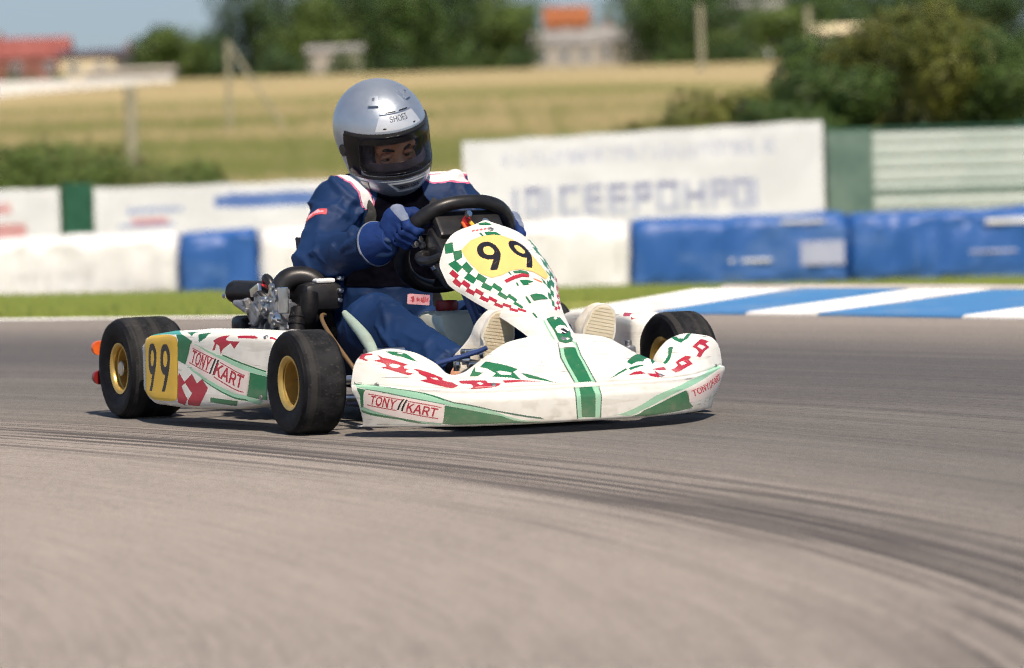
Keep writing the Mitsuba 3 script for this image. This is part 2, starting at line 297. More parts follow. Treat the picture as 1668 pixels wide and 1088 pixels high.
# the rubbered line: arcs about a far centre, so that streaks follow the way karts drive
AC, AR = np.array([-9.52, 6.56]), 10.49
def asphalt(p, n, uv):
    dx, dy = p.x - AC[0], p.y - AC[1]
    r = dr.sqrt(dx * dx + dy * dy) - AR; t = dr.atan2(dx, dy) * AR
    grain = noise(p.x * 210, p.y * 210, 0.0); grain2 = noise(p.x * 90, p.y * 90, 3.0)
    st1 = fbm(r * 30, t * 0.55, 1.0, 3); st2 = fbm(r * 7, t * 0.22, 5.0, 3); st3 = noise(r * 85, t * 0.9, 9.0); brush = noise(r * 150, t * 3.5, 2.0)
    big = fbm(p.x * 0.5, p.y * 0.35, 2.0, 3)
    wav = r + (st2 - 0.5) * 0.35 + (big - 0.5) * 0.4
    dark = smoothstep(-0.5, 0.9, wav) * smoothstep(6.6, 3.6, wav + 0.4 * st2)
    edge = smoothstep(-0.45, -0.05, wav) * smoothstep(0.5, 0.05, wav) * smoothstep(0.40, 0.66, st1 * 0.45 + st3 * 0.55) * smoothstep(-3.0, 5.0, t)
    mid = smoothstep(1.4, 2.6, wav) * smoothstep(4.6, 3.2, wav)
    c = mix((0.275, 0.245, 0.222), (0.245, 0.219, 0.199), smoothstep(0.25, 0.75, big))
    d = mix((0.128, 0.122, 0.116), (0.104, 0.100, 0.097), smoothstep(0.35, 0.65, st2))
    d = mix(d, (0.060, 0.061, 0.070), mid * 0.75)
    c = mix(c, d, dr.clip(dark * (0.80 + 0.25 * st1), 0, 1))
    c = mix(c, (0.040, 0.037, 0.039), dr.clip(edge * 0.80, 0, 1))
    lone = smoothstep(0.74, 0.82, noise(r * 5.5, t * 0.05, 12.0)) * smoothstep(0.35, 0.6, st1)
    c = mix(c, (0.10, 0.09, 0.085), lone * 0.05)
    crumb = smoothstep(0.80, 0.86, noise(p.x * 45, p.y * 45, 7.0)) * smoothstep(0.45, 0.7, big)
    c = mix(c, (0.05, 0.047, 0.045), crumb * 0.35)
    return c * (0.62 + 0.36 * grain + 0.16 * grain2 + 0.26 * brush)
mat('asphalt', asphalt, 0.82, bump=lambda p, n, uv: noise(p.x * 150, p.y * 150, 0.0) + 0.5 * noise(p.x * 330, p.y * 330, 0.0), scale=0.0028, eps=8e-4, specular=0.35)
xs = np.concatenate([np.linspace(-60, -6, 28), np.linspace(-5.5, 5.5, 45), np.linspace(6, 24, 19)])
road_v, road_f = sheet(xs, lambda x: np.concatenate([[-40], np.linspace(-40, float(EY(x)), 20)[1:]]) if x < 23.9 else np.linspace(-41, -40, 20))
road_v[:, 2] = 0
obj('racing_track', (road_v, road_f), 'asphalt', smooth=True, kind='structure', label='grey asphalt racing track with dark rubbered line')
def soil(p, n, uv):
    g = fbm(p.x * 6, p.y * 6, 0.0, 4); h = fbm(p.x * 0.8, p.y * 0.5, 4.0, 2)
    return mix(mix((0.105, 0.14, 0.02), (0.155, 0.185, 0.03), g), (0.21, 0.19, 0.07), smoothstep(0.5, 0.75, h) * 0.6)
mat('verge_soil', soil, 0.95)
def verge_rows(x):
    e = float(EY(np.clip(x, -60, 24))); return np.concatenate([e + np.array([-0.02, 0.2, 0.6, 1.0, 1.4]), np.linspace(e + 2, max(BY + 2, e + 6), 26)])
obj('grass_verge', sheet(np.concatenate([np.linspace(-60, -13, 24), np.linspace(-12, 12, 97), np.linspace(12.5, 24, 12)]), verge_rows, -0.004), 'verge_soil', smooth=True, kind='structure', label='green grass verge between the track and the barrier')
def field_c(p, n, uv):
    w = fbm(p.x * 0.045, p.y * 0.09, 1.0, 3); b = fbm(p.x * 0.012 + 2.0, p.y * 0.060 + 0.5 * w, 8.0, 3); g = fbm(p.x * 3, p.y * 1.2, 0.0, 3)
    c = mix((0.255, 0.205, 0.098), (0.205, 0.162, 0.072), g)
    c = mix(c, (0.095, 0.105, 0.026), smoothstep(0.50, 0.60, b) * 0.85)
    c = mix(c, (0.280, 0.228, 0.126), smoothstep(0.50, 0.66, w) * 0.7)
    return mix(c, (0.235, 0.190, 0.104), smoothstep(175.0, 225.0, p.y + 60 * (w - 0.5)) * 0.6)
mat('dry_field', field_c, 0.95)
fx = np.linspace(-150, 150, 121); fy = np.concatenate([np.linspace(BY + 1.98, 120, 50), np.linspace(124, 260, 46), np.linspace(270, 480, 15), [700, 1200, 2500]])
fx = np.concatenate([[-1400, -500], fx, [500, 1400]])
obj('dry_grass_field', sheet(fx, lambda x: fy, -0.002), 'dry_field', smooth=True, kind='structure', label='dry yellow grass field rising to the village')
def outer():
    xs_l, ys = [-1400, -400, -60.2], np.linspace(-41, BY + 2, 8)
    a = sheet(xs_l, lambda x: ys, -0.01); b = sheet([24.0, 60, 400, 1400], lambda x: ys, -0.86)
    return join(a, b)
obj('outfield_ground', outer(), 'verge_soil', smooth=True, kind='structure')
# painted white edge line
lx = np.linspace(-30, 0.62, 70)
def ribbon(lx, o0, o1, z):
    d = np.gradient(EY(lx), lx); nrm = np.stack([-d, np.ones_like(d)], -1); nrm /= np.linalg.norm(nrm, axis=1, keepdims=True)
    c = np.stack([lx, EY(lx)], -1); a, b = c + nrm * o0, c + nrm * o1; m = len(lx)
    v = np.vstack([np.c_[a, np.full(m, z)], np.c_[b, np.full(m, z)]]); i = np.arange(m - 1)
    return vf((v, np.stack([i, i + 1, i + 1 + m, i + m], 1)))
mat('line_paint', lambda p, n, uv: mix((0.68, 0.67, 0.65), (0.42, 0.39, 0.35), smoothstep(0.5, 0.75, fbm(p.x * 9, p.y * 9, 0.0, 4)) * 0.7), 0.7)
obj('edge_line', ribbon(lx, -0.20, -0.02, 0.004), 'line_paint', smooth=False, kind='structure', label='white painted line along the left track edge')
# kerb: painted concrete blocks that rise away from the track
mat('kerb_white', lambda p, n, uv: mix((0.80, 0.80, 0.78), (0.40, 0.37, 0.34), smoothstep(0.52, 0.8, fbm(p.x * 7, p.y * 7, 0.0, 4)) * 0.6), 0.65)
mat('kerb_blue', lambda p, n, uv: mix((0.055, 0.19, 0.42), (0.16, 0.24, 0.36), smoothstep(0.52, 0.8, fbm(p.x * 7 + 4, p.y * 7, 0.0, 4)) * 0.6), 0.6)
mat('concrete', ncol((0.34, 0.32, 0.29), (0.44, 0.42, 0.38), 6), 0.85)
arc = np.linspace(0.2, 16, 3000); ac = np.stack([arc, EY(arc)], -1); al = np.concatenate([[0], np.cumsum(np.linalg.norm(np.diff(ac, axis=0), axis=1))])
def kerb_piece(s0, s1, w0, w1, h0, h1, n=5, gap=0.006):
    ss = np.linspace(s0 + gap, s1 - gap, n); x = np.interp(ss, al, arc); c = np.stack([x, EY(x)], -1); d = np.gradient(c, axis=0); d /= np.linalg.norm(d, axis=1, keepdims=True)
    nr = np.stack([-d[:, 1], d[:, 0]], -1); nr *= np.sign(nr[:, 1:2])
    rows = [(w0, -0.05), (w0, h0), (w0 + 0.015, h0 + 0.006), (w1 - 0.03, h1), (w1, h1 - 0.01), (w1, -0.1)]
    P = np.stack([np.c_[c + nr * o, np.full(n, z)] for o, z in rows], 1)
    nu, nv = P.shape[:2]; i, j = np.meshgrid(np.arange(nu - 1), np.arange(nv - 1), indexing='ij'); I = lambda a, b: a * nv + b
    f = np.vstack([np.stack([I(i, j), I(i + 1, j), I(i + 1, j + 1), I(i, j + 1)], -1).reshape(-1, 4), [[0, 1, 4, 5], [1, 2, 3, 4], [I(nu-1, 5), I(nu-1, 4), I(nu-1, 1), I(nu-1, 0)], [I(nu-1, 4), I(nu-1, 3), I(nu-1, 2), I(nu-1, 1)]]])
    return vf((P.reshape(-1, 3), f))
obj('kerb', kerb_piece(0, 15.5, 1.02, 1.22, 0.03, 0.062, 60, 0), 'concrete', smooth=False, kind='structure', label='raised kerb of white and blue painted blocks on the right')
pos, blue = 0.0, False
for k in range(22):
    L = 0.62 if not blue else 0.60
    L = [0.42, 0.45, 0.37, 0.74, 0.6][k] if k < 5 else 0.6
    obj('painted_block', kerb_piece(pos, pos + L, 0.0, 1.0, 0.006, 0.055), 'kerb_blue' if blue else 'kerb_white', 'kerb', smooth=False)
    pos += L; blue = not blue
# ------------------------------------------------------------------ barriers, banners, fence
def tarp(c, c2):
    def fn(p, n, uv):
        a = fbm(p.x * 2.5, p.y * 2.5, p.z * 5, 4); s = fbm(p.x * 12, p.y * 12, p.z * 1.5, 3)
        k = smoothstep(0.5, 0.8, a) * 0.55 + smoothstep(0.6, 0.8, s) * 0.25 + smoothstep(-0.70, -0.88, p.z) * 0.45 * (0.4 + a)
        return mix(c, c2, dr.clip(k, 0, 1))
    return fn
mat('white_tarp', tarp((0.82, 0.82, 0.82), (0.42, 0.42, 0.42)), 0.42, clearcoat=0.2)
mat('blue_tarp', tarp((0.025, 0.112, 0.38), (0.12, 0.22, 0.46)), 0.42, clearcoat=0.2)
mat('green_paint', ncol((0.012, 0.085, 0.045), (0.02, 0.11, 0.06), 8), 0.5)
mat('mid_green', ncol((0.10, 0.17, 0.14), (0.15, 0.23, 0.19), 5), 0.5)
mat('banner_white', ncol((0.78, 0.80, 0.82), (0.70, 0.72, 0.74), 3), 0.6)
mat('banner_ink', ncol((0.055, 0.07, 0.24), (0.10, 0.12, 0.30), 5), 0.6)
mat('banner_blue', ncol((0.09, 0.18, 0.48), (0.13, 0.23, 0.52), 5), 0.6)
mat('banner_pale_ink', ncol((0.34, 0.38, 0.54), (0.44, 0.48, 0.62), 5), 0.6)
mat('banner_ink2', ncol((0.13, 0.15, 0.34), (0.30, 0.33, 0.5), 3), 0.6)
mat('banner_red', ncol((0.60, 0.30, 0.30), (0.7, 0.42, 0.42), 5), 0.6)
mat('fence_sheet', ncol((0.44, 0.52, 0.48), (0.54, 0.61, 0.57), 2), 0.5)
mat('strap', (0.02, 0.08, 0.3), 0.6)
def cushion(x0, x1, y, z0, z1, depth, seed):
    "wrapped tyre wall: rounded box with sag, stacks showing through the cover"
    n = max(int((x1 - x0) / 0.045), 10); X = np.linspace(x0, x1, n)
    prof = []
    h = z1 - z0
    for a in np.linspace(0, 1, 40):
        t = a * 2 * np.pi; cx, sx = np.cos(t), np.sin(t); e = 0.42
        prof.append((-np.sign(cx) * abs(cx) ** e * depth / 2, np.sign(sx) * abs(sx) ** e * h / 2))
    prof = np.array(prof[:-1]); m = len(prof)
    e = np.minimum(1, np.sqrt(np.clip(1 - (1 - np.clip(np.minimum(X - x0, x1 - X) / 0.05, 0, 1)) ** 2, 0.02, 1)))
    V = np.zeros((n, m, 3)); V[..., 0] = X[:, None]
    st = 0.030 * np.abs(np.sin((X - x0) * np.pi / 0.40)) + 0.0
    sag = (meshkit.fbm(np.stack([X * 1.3, X * 0 + seed, X * 0], -1), 3) - 0.5) * 0.05
    V[..., 1] = y + prof[:, 0] * (e[:, None] * 0.12 + 0.88) + np.sign(prof[:, 0]) * st[:, None]
    V[..., 2] = (z0 + z1) / 2 + prof[:, 1] * (0.95 + 0.05 * e[:, None]) + np.where(prof[:, 1] > 0, 1, 0) * sag[:, None]
    w = meshkit.fbm(V * np.array([7, 7, 12.0]) + seed, 3)
    V[..., 1] -= (w - 0.5) * 0.10; V[..., 2] += np.where(prof[:, 1] > 0, 1, 0) * (meshkit.fbm(V * np.array([3.2, 0, 0]) + seed, 3) - 0.5) * 0.06
    V[..., 0] += (meshkit.noise(V * 5 + seed) - 0.5) * 0.05 * (1 - e[:, None])
    i, j = np.meshgrid(np.arange(n - 1), np.arange(m), indexing='ij'); j2 = (j + 1) % m
    f = np.stack([i * m + j, i * m + j2, (i + 1) * m + j2, (i + 1) * m + j], -1).reshape(-1, 4)
    v = np.vstack([V.reshape(-1, 3), V[:1].mean(1), V[-1:].mean(1)]); k = np.arange(m); k2 = (k + 1) % m
    v, f = vf((v, f)); f = np.vstack([f, np.stack([k2, k, k * 0 + n * m], 1), np.stack([(n - 1) * m + k, (n - 1) * m + k2, k * 0 + n * m + 1], 1)])
    return v, f[:, ::-1]
BAR = [(-9.2, -6.9, 'blue', None), (-6.88, -3.0, 'white', 'white cover on the tyre barrier at the left edge of the track behind the kart'),
       (-2.98, -2.28, 'blue', 'short blue cover on the tyre barrier, between two white ones'), (-2.26, 1.08, 'white', 'long white cover on the tyre barrier behind the driver and nose'),
       (1.10, 3.05, 'blue', 'blue cover on the tyre barrier with a pale square label, right of the white one'), (3.07, 5.9, 'blue', 'blue cover on the tyre barrier at the right edge of the photo'), (5.92, 9, 'white', None)]
for k, (a, b, c, lab) in enumerate(BAR):
    z0 = float(terr(0, BY - 0.3)) - 0.02
    key = obj('tyre_barrier', cushion(a, b, BY - 0.32, z0, -0.235 - 0.012 * (k % 2), 0.62, k * 3.7), c + '_tarp', smooth=60,
              label=lab or ('white covered tyre barrier beyond the frame' if c == 'white' else 'blue covered tyre barrier beyond the left frame edge'), cat='barrier', group='covered tyre barriers along the track')
    if k == 4:
        for x0, x1, zz, zh in ((2.90, 3.0, -0.3, 0.05),): pass
        for (x0, x1, za, zb) in ((2.62, 3.02, -0.70, -0.48), (1.98, 2.36, -0.655, -0.625), (2.45, 2.85, -0.315, -0.285)):
            lb = box(((x0 + x1) / 2, BY - 0.66, (za + zb) / 2), (x1 - x0, 0.012, zb - za), 0.004)
            obj('label_panel', lb, 'banner_pale_ink' if zb - za > 0.1 else 'banner_white', key)
    if k == 5:
        obj('label_panel', box((4.55, BY - 0.66, -0.35), (0.5, 0.012, 0.05), 0.004), 'banner_white', key)
        obj('label_panel', box((4.35, BY - 0.66, -0.62), (0.45, 0.012, 0.025), 0.004), 'banner_pale_ink', key)
def banner(x0, x1, y, z0, za, zb, name, label, cat, bsdf='banner_white', seed=0):
    "printed sheet laced to two rails and posts, with slack"
    n = max(int((x1 - x0) / 0.06), 8); X, T = np.meshgrid(np.linspace(x0, x1, n), np.linspace(0, 1, 18), indexing='ij')
    top = za + (zb - za) * (X - x0) / (x1 - x0); Z = z0 + (top - z0) * T
    sc = np.abs(np.sin((X - x0) / 0.62 * np.pi)); Z = Z - (1 - sc) * 0 - 0.012 * sc * T
    Y = y + 0.03 * (meshkit.fbm(np.stack([X * 1.6, Z * 1.2, X * 0 + seed], -1), 3) - 0.5)
    P = np.stack([X, Y, Z], -1)
    key = obj(name, grid_solid(P, 0.004, flip=grid_normals(P)[0, 0, 1] > 0), bsdf, smooth=50, label=label, cat=cat)
    fl = grid_normals(P)[0, 0, 1] > 0
    for xp in np.linspace(x0 + 0.02, x1 - 0.02, max(2, int((x1 - x0) / 1.15) + 1)):
        obj('post', cyl((xp, y + 0.06, float(terr(xp, y)) - 0.05), (xp, y + 0.06, za + (zb - za) * (xp - x0) / (x1 - x0) - 0.02), 0.022, 10), 'green_paint', key)
    return key, P, fl
R = lambda a, b, c, d: Polygon([(a, c), (b, c), (b, d), (a, d)])
# left banners
k1, P1, f1 = banner(-6.6, -4.28, 48, -0.45, 0.15, 0.17, 'banner', 'white banner with faded red print at the far left edge', 'banner', seed=2)
obj('faded_print', decal(P1, [R(0.55, 0.80, 0.62, 0.78), R(0.60, 0.86, 0.2, 0.46)], 0.002, f1), 'banner_red', k1, kind='stuff')
k2, P2, f2 = banner(-3.95, -0.75, 48, -0.45, 0.155, 0.175, 'banner', 'low white banner with blue stripes left of the driver', 'banner', seed=5)
obj('blue_stripe', decal(P2, [R(0.40, 1.0, 0.62, 0.84), R(0.36, 0.401, 0.63, 0.80)], 0.002, f2), 'banner_blue', k2)
pr = []
r2 = np.random.default_rng(4)
x = 0.10
while x < 0.27:
    w = r2.uniform(0.008, 0.02); pr += [R(x, x + w, 0.60, 0.66)] + ([R(x, x + 0.006, 0.54, 0.66)] if r2.random() < .6 else []); x += w + 0.007
obj('blurred_print', decal(P2, pr + [R(0.07, 0.24, 0.36, 0.40)], 0.002, f2), 'banner_blue', k2, kind='stuff')
obj('faded_print', decal(P2, [R(0.11, 0.22, 0.40, 0.50)], 0.002, f2), 'banner_red', k2)
# big banner: two rows of lettering that cannot be read in the photograph
k3, P3, f3 = banner(-0.42, 3.02, 48, -0.62, 0.49, 0.60, 'banner', 'tall white banner with two rows of blurred blue lettering right of the driver', 'banner', seed=9)
pr = []; x = 0.11
while x < 0.87:
    w = r2.uniform(0.010, 0.017); t = r2.integers(0, 4); z0, z1 = 0.775, 0.875
    pr.append(R(x, x + 0.004, z0, z1))
    if t != 1: pr.append(R(x + 0.004, x + w, z1 - 0.02, z1))
    if t != 2: pr.append(R(x + 0.004, x + w, z0, z0 + 0.02))
    if t == 3: pr.append(R(x + w - 0.004, x + w, z0, z1))
    x += w + (0.005 if r2.random() < 0.86 else 0.016)
obj('small_lettering', decal(P3, pr, 0.002, f3), 'banner_pale_ink', k3, kind='stuff')
pr = []; dk = []; z0, z1 = 0.335, 0.575
for x, w, t in ((0.135, 0.028, 'I'), (0.17, 0.045, 'O'), (0.225, 0.02, 'I'), (0.265, 0.055, 'C'), (0.335, 0.05, 'E'), (0.40, 0.055, 'E'), (0.47, 0.05, 'P'), (0.535, 0.06, 'O'), (0.61, 0.06, 'N'), (0.685, 0.05, 'P'), (0.745, 0.05, 'D'), (0.80, 0.012, 'I')):
    s = 0.014; h = 0.042; zm = (z0 + z1) / 2
    if t in 'IOCEPND': pr.append(R(x, x + s, z0, z1))
    if t in 'OND': pr.append(R(x + w - s, x + w, z0, z1))
    if t in 'OCEPD': dk.append(R(x, x + w, z1 - h, z1))
    if t in 'OCED': pr.append(R(x, x + w, z0, z0 + h))
    if t in 'EPN': dk.append(R(x + s, x + w, zm - h / 2, zm + h / 2))
    if t == 'P': pr.append(R(x + w - s, x + w, zm, z1))
obj('large_lettering', decal(P3, pr, 0.002, f3), 'banner_pale_ink', k3, kind='stuff')
obj('large_lettering', decal(P3, dk, 0.0024, f3), 'banner_ink2', k3, kind='stuff')
# corrugated fence right of the banner
def fence(x0, x1, y, z0, z1, label, name='metal_fence'):
    key = None
    n = int((z1 - z0) / 0.115)
    for k in range(n):
        zz = z0 + k * (z1 - z0) / n; h = (z1 - z0) / n - 0.012
        t = np.linspace(0, 1, 9); prof = np.c_[y - 0.008 * np.sin(t * np.pi) - 0.004 * (k % 2), zz + t * h]
        X = np.linspace(x0, x1, 2); P = np.stack([np.c_[np.full(9, xx), prof] for xx in X])
        m = grid_solid(P, 0.004, flip=grid_normals(P)[0, 0, 1] > 0)
        if key is None: key = numbered(name)
        obj('slat', m, 'fence_sheet', key, smooth=50)
    for xp in np.arange(x0 + 0.03, x1, 0.92):
        obj('post', box((xp, y + 0.035, (z0 + z1) / 2 - 0.06), (0.05, 0.05, z1 - z0 + 0.22), 0.004), 'green_paint', key)
    obj('rail', box(((x0 + x1) / 2, y - 0.014, z1 + 0.016), (x1 - x0, 0.05, 0.022), 0.004), 'green_paint', key)
    obj('rail', box(((x0 + x1) / 2, y - 0.026, (z0 + z1) / 2 + 0.05), (x1 - x0, 0.012, 0.022), 0.003), 'green_paint', key)
    tag(key, label, 'fence')
    return key
fk = fence(3.06, 6.2, 48.3, -0.78, 0.48, 'pale green corrugated metal fence with green posts at the right edge')
obj('wide_post', box((3.29, 48.24, -0.16), (0.44, 0.03, 1.28), 0.004), 'mid_green', fk, label='wide dark green panel beside the tall banner')
gp = obj('gate_post', box((-4.115, 48.12, -0.30), (0.29, 0.05, 1.0), 0.006), 'green_paint', label='dark green board between the two white banners on the left', cat='post')

# ------------------------------------------------------------------ vegetation
def leaf_mesh(C, size, seed, up=0.25, asp=0.55):
    "one bent leaf (two triangles) at each centre"
    r = np.random.default_rng(seed); n = len(C); d = r.normal(size=(n, 3)); d[:, 2] = d[:, 2] * 0.6 + up; d /= np.linalg.norm(d, axis=1, keepdims=True)
    s = np.cross(d, r.normal(size=(n, 3))); s /= np.linalg.norm(s, axis=1, keepdims=True); nn = np.cross(d, s)
    L = (size * r.uniform(0.6, 1.3, n))[:, None]; a, b = C - d * L * 0.5, C + d * L * 0.5; m = C + nn * L * 0.10
    V = np.stack([a, m + s * L * asp * 0.5, b, m - s * L * asp * 0.5], 1).reshape(-1, 3); i = np.arange(n) * 4
    return vf((V, np.stack([i, i + 1, i + 2, i + 3], 1)))
def crown(blobs, n, size, seed, cols):
    "leaves in the outer shells of many clumps"
    r = np.random.default_rng(seed); C, K, D = [], [], []
    w = np.array([b[3] ** 2 for b in blobs]); w = w / w.sum()
    for (cx, cy, cz, rad), ww in zip(blobs, w):
        m = max(int(n * ww), 8); d = r.normal(size=(m, 3)); d /= np.linalg.norm(d, axis=1, keepdims=True); rr = rad * (1 - 0.45 * r.random(m) ** 1.6)
        rr *= 1 + 0.28 * (meshkit.noise(d * 2.3 + seed + cx) - 0.5) * 2
        C.append(np.array([cx, cy, cz]) + d * rr[:, None] * [1, 1, 0.85]); K.append(np.full(m, r.random())); D.append(d)
    C = np.vstack(C); K = np.concatenate(K); v, f = leaf_mesh(C, size, seed)
    t = np.clip(0.7 * K + 0.30 * r.random(len(C)), 0, 1)[:, None]; col = np.asarray(cols[0]) * (1 - t) + np.asarray(cols[1]) * t
    d = np.vstack(D) + 0.30 * np.random.default_rng(seed + 1).normal(size=(len(C), 3)); d /= np.linalg.norm(d, axis=1, keepdims=True)
    return v, f, np.repeat(col, 4, 0), np.repeat(d, 4, 0)
def leafy(v, f, c, n):
    return {'type': 'ply', 'filename': meshkit.write_ply((v, f), False, None, c, normals=n), 'face_normals': False, 'bsdf': {'type': 'ref', 'id': 'vertex_leaf'}}
GREEN = ((0.036, 0.070, 0.014), (0.070, 0.120, 0.024)); OLIVE = ((0.070, 0.088, 0.014), (0.140, 0.155, 0.028)); DEEP = ((0.028, 0.058, 0.015), (0.055, 0.10, 0.024)); MID = ((0.065, 0.105, 0.020), (0.11, 0.165, 0.032))
def tree(name, label, cat, x, y, base, height, width, n, leaf, seed, cols, low=0.12, group=None, nb=16):
    r = np.random.default_rng(seed); key = numbered(name); blobs = []
    for k in range(nb):
        a = r.uniform(0, 2 * np.pi); q = r.random() ** 0.6; h = r.uniform(low, 0.88); env = math.sin(math.pi * min(1, 0.18 + 0.82 * (1 - abs(h - 0.45) / 0.6)) / 2)
        blobs.append((x + math.cos(a) * q * width * 0.36 * env, y + math.sin(a) * q * width * 0.36 * env, base + h * height, width * r.uniform(0.13, 0.23)))
    blobs.append((x, y, base + height * 0.86, width * 0.15))
    v, f, c, nr_ = crown(blobs, n, leaf, seed, cols)
    limbs = [tube([(x, y, base - 0.2), (x + 0.01 * width, y, base + height * 0.25), (x - 0.01 * width, y, base + height * 0.6), (x, y, base + height * 0.85)], [0.032 * height, 0.024 * height, 0.014 * height, 0.004 * height], 8)]
    for b in blobs[:8]: limbs.append(tube([(x, y, base + 0.5 * (b[2] - base)), ((x + b[0]) / 2, (y + b[1]) / 2, base + 0.8 * (b[2] - base)), b[:3]], [0.012 * height, 0.008 * height, 0.003 * height], 6))
    obj('trunk', join(*limbs), 'bark', key, smooth=60)
    scene[key + '__crown'] = leafy(v, f, c, nr_)
    tag(key, label, cat, group)
    return key
# bushes close behind the fence (right) and behind the left banners
for k, (x, y, h, w, n, cols, lab, sd) in enumerate([
        (1.95, 56, 1.42, 2.0, 13000, OLIVE, 'low olive green bush above the right end of the tall banner', 3), (2.75, 58, 1.62, 2.0, 14000, OLIVE, 'olive green bush behind the tall banner, second from the left in the right thicket', 5),
        (3.75, 57, 1.85, 2.2, 16000, GREEN, 'dark green bush behind the fence near the wide green panel', 8), (4.5, 60, 2.55, 2.3, 17000, OLIVE, 'tall olive green bush left of the tallest one at the right edge', 41), (5.0, 58, 2.75, 2.5, 17000, OLIVE, 'tallest olive green bush at the right edge of the photo', 11),
        (4.2, 63, 2.3, 2.2, 12000, GREEN, 'dark bush at the back of the right thicket', 43), (3.2, 56, 1.45, 1.8, 13000, GREEN, 'low dark bush right behind the pale fence sheets', 47),
        (5.9, 57.5, 2.2, 2.0, 9000, GREEN, 'dark bush cut by the right frame edge', 14)]):
    tree('bush', lab, 'bush', x, y, float(terr(x, y)), h, w, n, 0.085, sd, cols, low=0.08, group='bushes behind the fence', nb=26)
for k, (x, y, h, w, n, lab, sd) in enumerate([(-5.3, 55, 1.22, 2.4, 12000, 'green hedge bush at the left edge behind the banner', 21), (-4.35, 54, 1.16, 2.2, 12000, 'green hedge bush above the dark board', 24), (-3.35, 55, 1.02, 1.8, 9000, 'lower end of the green hedge beside the dry field', 27)]):
    tree('hedge_bush', lab, 'bush', x, y, float(terr(x, y)), h, w, n, 0.06, sd, MID, low=0.05, group='hedge behind the left banners', nb=20)
# the village trees beyond the crest of the field
FAR = float(terr(0, 500))
def far(px, d): return (px - 834) / 8190 * d
def farz(px, py, d): return 0.8105 + d * (-0.0452 + (544 - py) / 8190 + ROLL * (834 - px) / 8190)
TR = [(285, 45, 520, 95, 'MID', 'small rounded green tree standing left of the tall trees under the sky'), (345, 60, 540, 80, 'DEEP', 'dark green tree beside the small rounded tree'), (430, -35, 560, 130, 'DEEP', 'tall dark tree at the left end of the tall tree row'),
      (520, -20, 530, 120, 'MID', 'lighter green tree second in the tall tree row'), (600, -50, 570, 140, 'DEEP', 'tall dark tree above the helmet'), (690, -25, 540, 120, 'GREEN', 'green tree right above the helmet in the tree row'), (770, -45, 580, 130, 'DEEP', 'tall dark tree left of the grey roofs'),
      (845, 0, 550, 100, 'MID', 'light green tree directly left of the grey roof'), (1100, -10, 560, 120, 'GREEN', 'green tree directly right of the grey roof'), (1180, -40, 580, 120, 'DEEP', 'tall dark tree between the grey roof and the white cabin'),
      (1260, 10, 520, 110, 'MID', 'light green tree above the right thicket'), (1350, -30, 570, 130, 'GREEN', 'green tree behind the pale shed'), (1440, 20, 530, 100, 'DEEP', 'dark tree right of the pale shed'), (1520, -40, 580, 130, 'GREEN', 'tall tree at the right end of the tree row'), (1620, -20, 560, 130, 'DEEP', 'tall tree in the top right corner'),
      (985, 40, 660, 150, 'DEEP', 'dark tree behind the orange roof')]
TR += [(x_, -45 - 12 * (i_ % 3), 660 + 14 * (i_ % 4), 165, ('DEEP', 'GREEN', 'MID')[i_ % 3], lab_) for i_, (x_, lab_) in enumerate([(480, 'back row tree left of the helmet, leftmost of the back row'), (560, 'back row tree above the small grey shed'), (645, 'back row tree straight above the helmet'), (730, 'back row tree between the helmet and the grey roofs'), (820, 'back row tree left of the grey roofs'), (1090, 'back row tree beside the left tall pale post'), (1170, 'back row tree between the two tall pale posts'),
       (1250, 'back row tree beside the white cabin'), (1330, 'back row tree behind the right tall pale post'), (1410, 'back row tree above the pale flat shed'), (1490, 'back row tree right of the pale flat shed'), (1570, 'back row tree above the right thicket'), (1650, 'back row tree in the top right corner')])]
for k, (px, py, d, wpx, cols, lab) in enumerate(TR):
    x = far(px, d); base = FAR - 0.5; top = farz(px, py, d); h = top - base; w = wpx / 8190 * d * 1.75
    tree('tree', lab, 'tree', x, d, base, h, w, 6500, 0.66, 100 + k, {'MID': MID, 'DEEP': DEEP, 'GREEN': GREEN}[cols], low=0.08, group='trees of the village on the skyline', nb=34)
SHL = ['green shrub on the field crest ' + s_ for s_ in ('left of the braced post', 'below the small grey shed', 'above the helmet', 'right of the helmet', 'left of the grey roofs', 'beside the left tall pale post', 'between the two tall pale posts', 'beside the right tall pale post', 'below the pale flat shed', 'behind the right thicket')]
for k, (px, py, d, wpx) in enumerate([(30, 113, 470, 90), (110, 118, 475, 90), (470, 84, 500, 110), (570, 82, 495, 110), (660, 86, 500, 100), (760, 84, 495, 110), (860, 80, 500, 90), (1110, 70, 500, 100), (1210, 64, 500, 110), (1310, 60, 500, 100), (1420, 70, 500, 110), (1530, 60, 500, 120)]):
    x = far(px, d); base = FAR - 0.5; h = farz(px, py, d) - base; w = wpx / 8190 * d * 1.3
    tree('shrub', ['dark green hedge shrub below the red roof', 'dark green hedge shrub below the cream gable'][k] if k < 2 else SHL[k - 2], 'bush', x, d, base, h, w, 1500, 0.5, 300 + k, GREEN if k % 2 else DEEP, low=0.05, group='shrubs on the crest of the field' if k >= 2 else 'hedge below the village houses', nb=14)

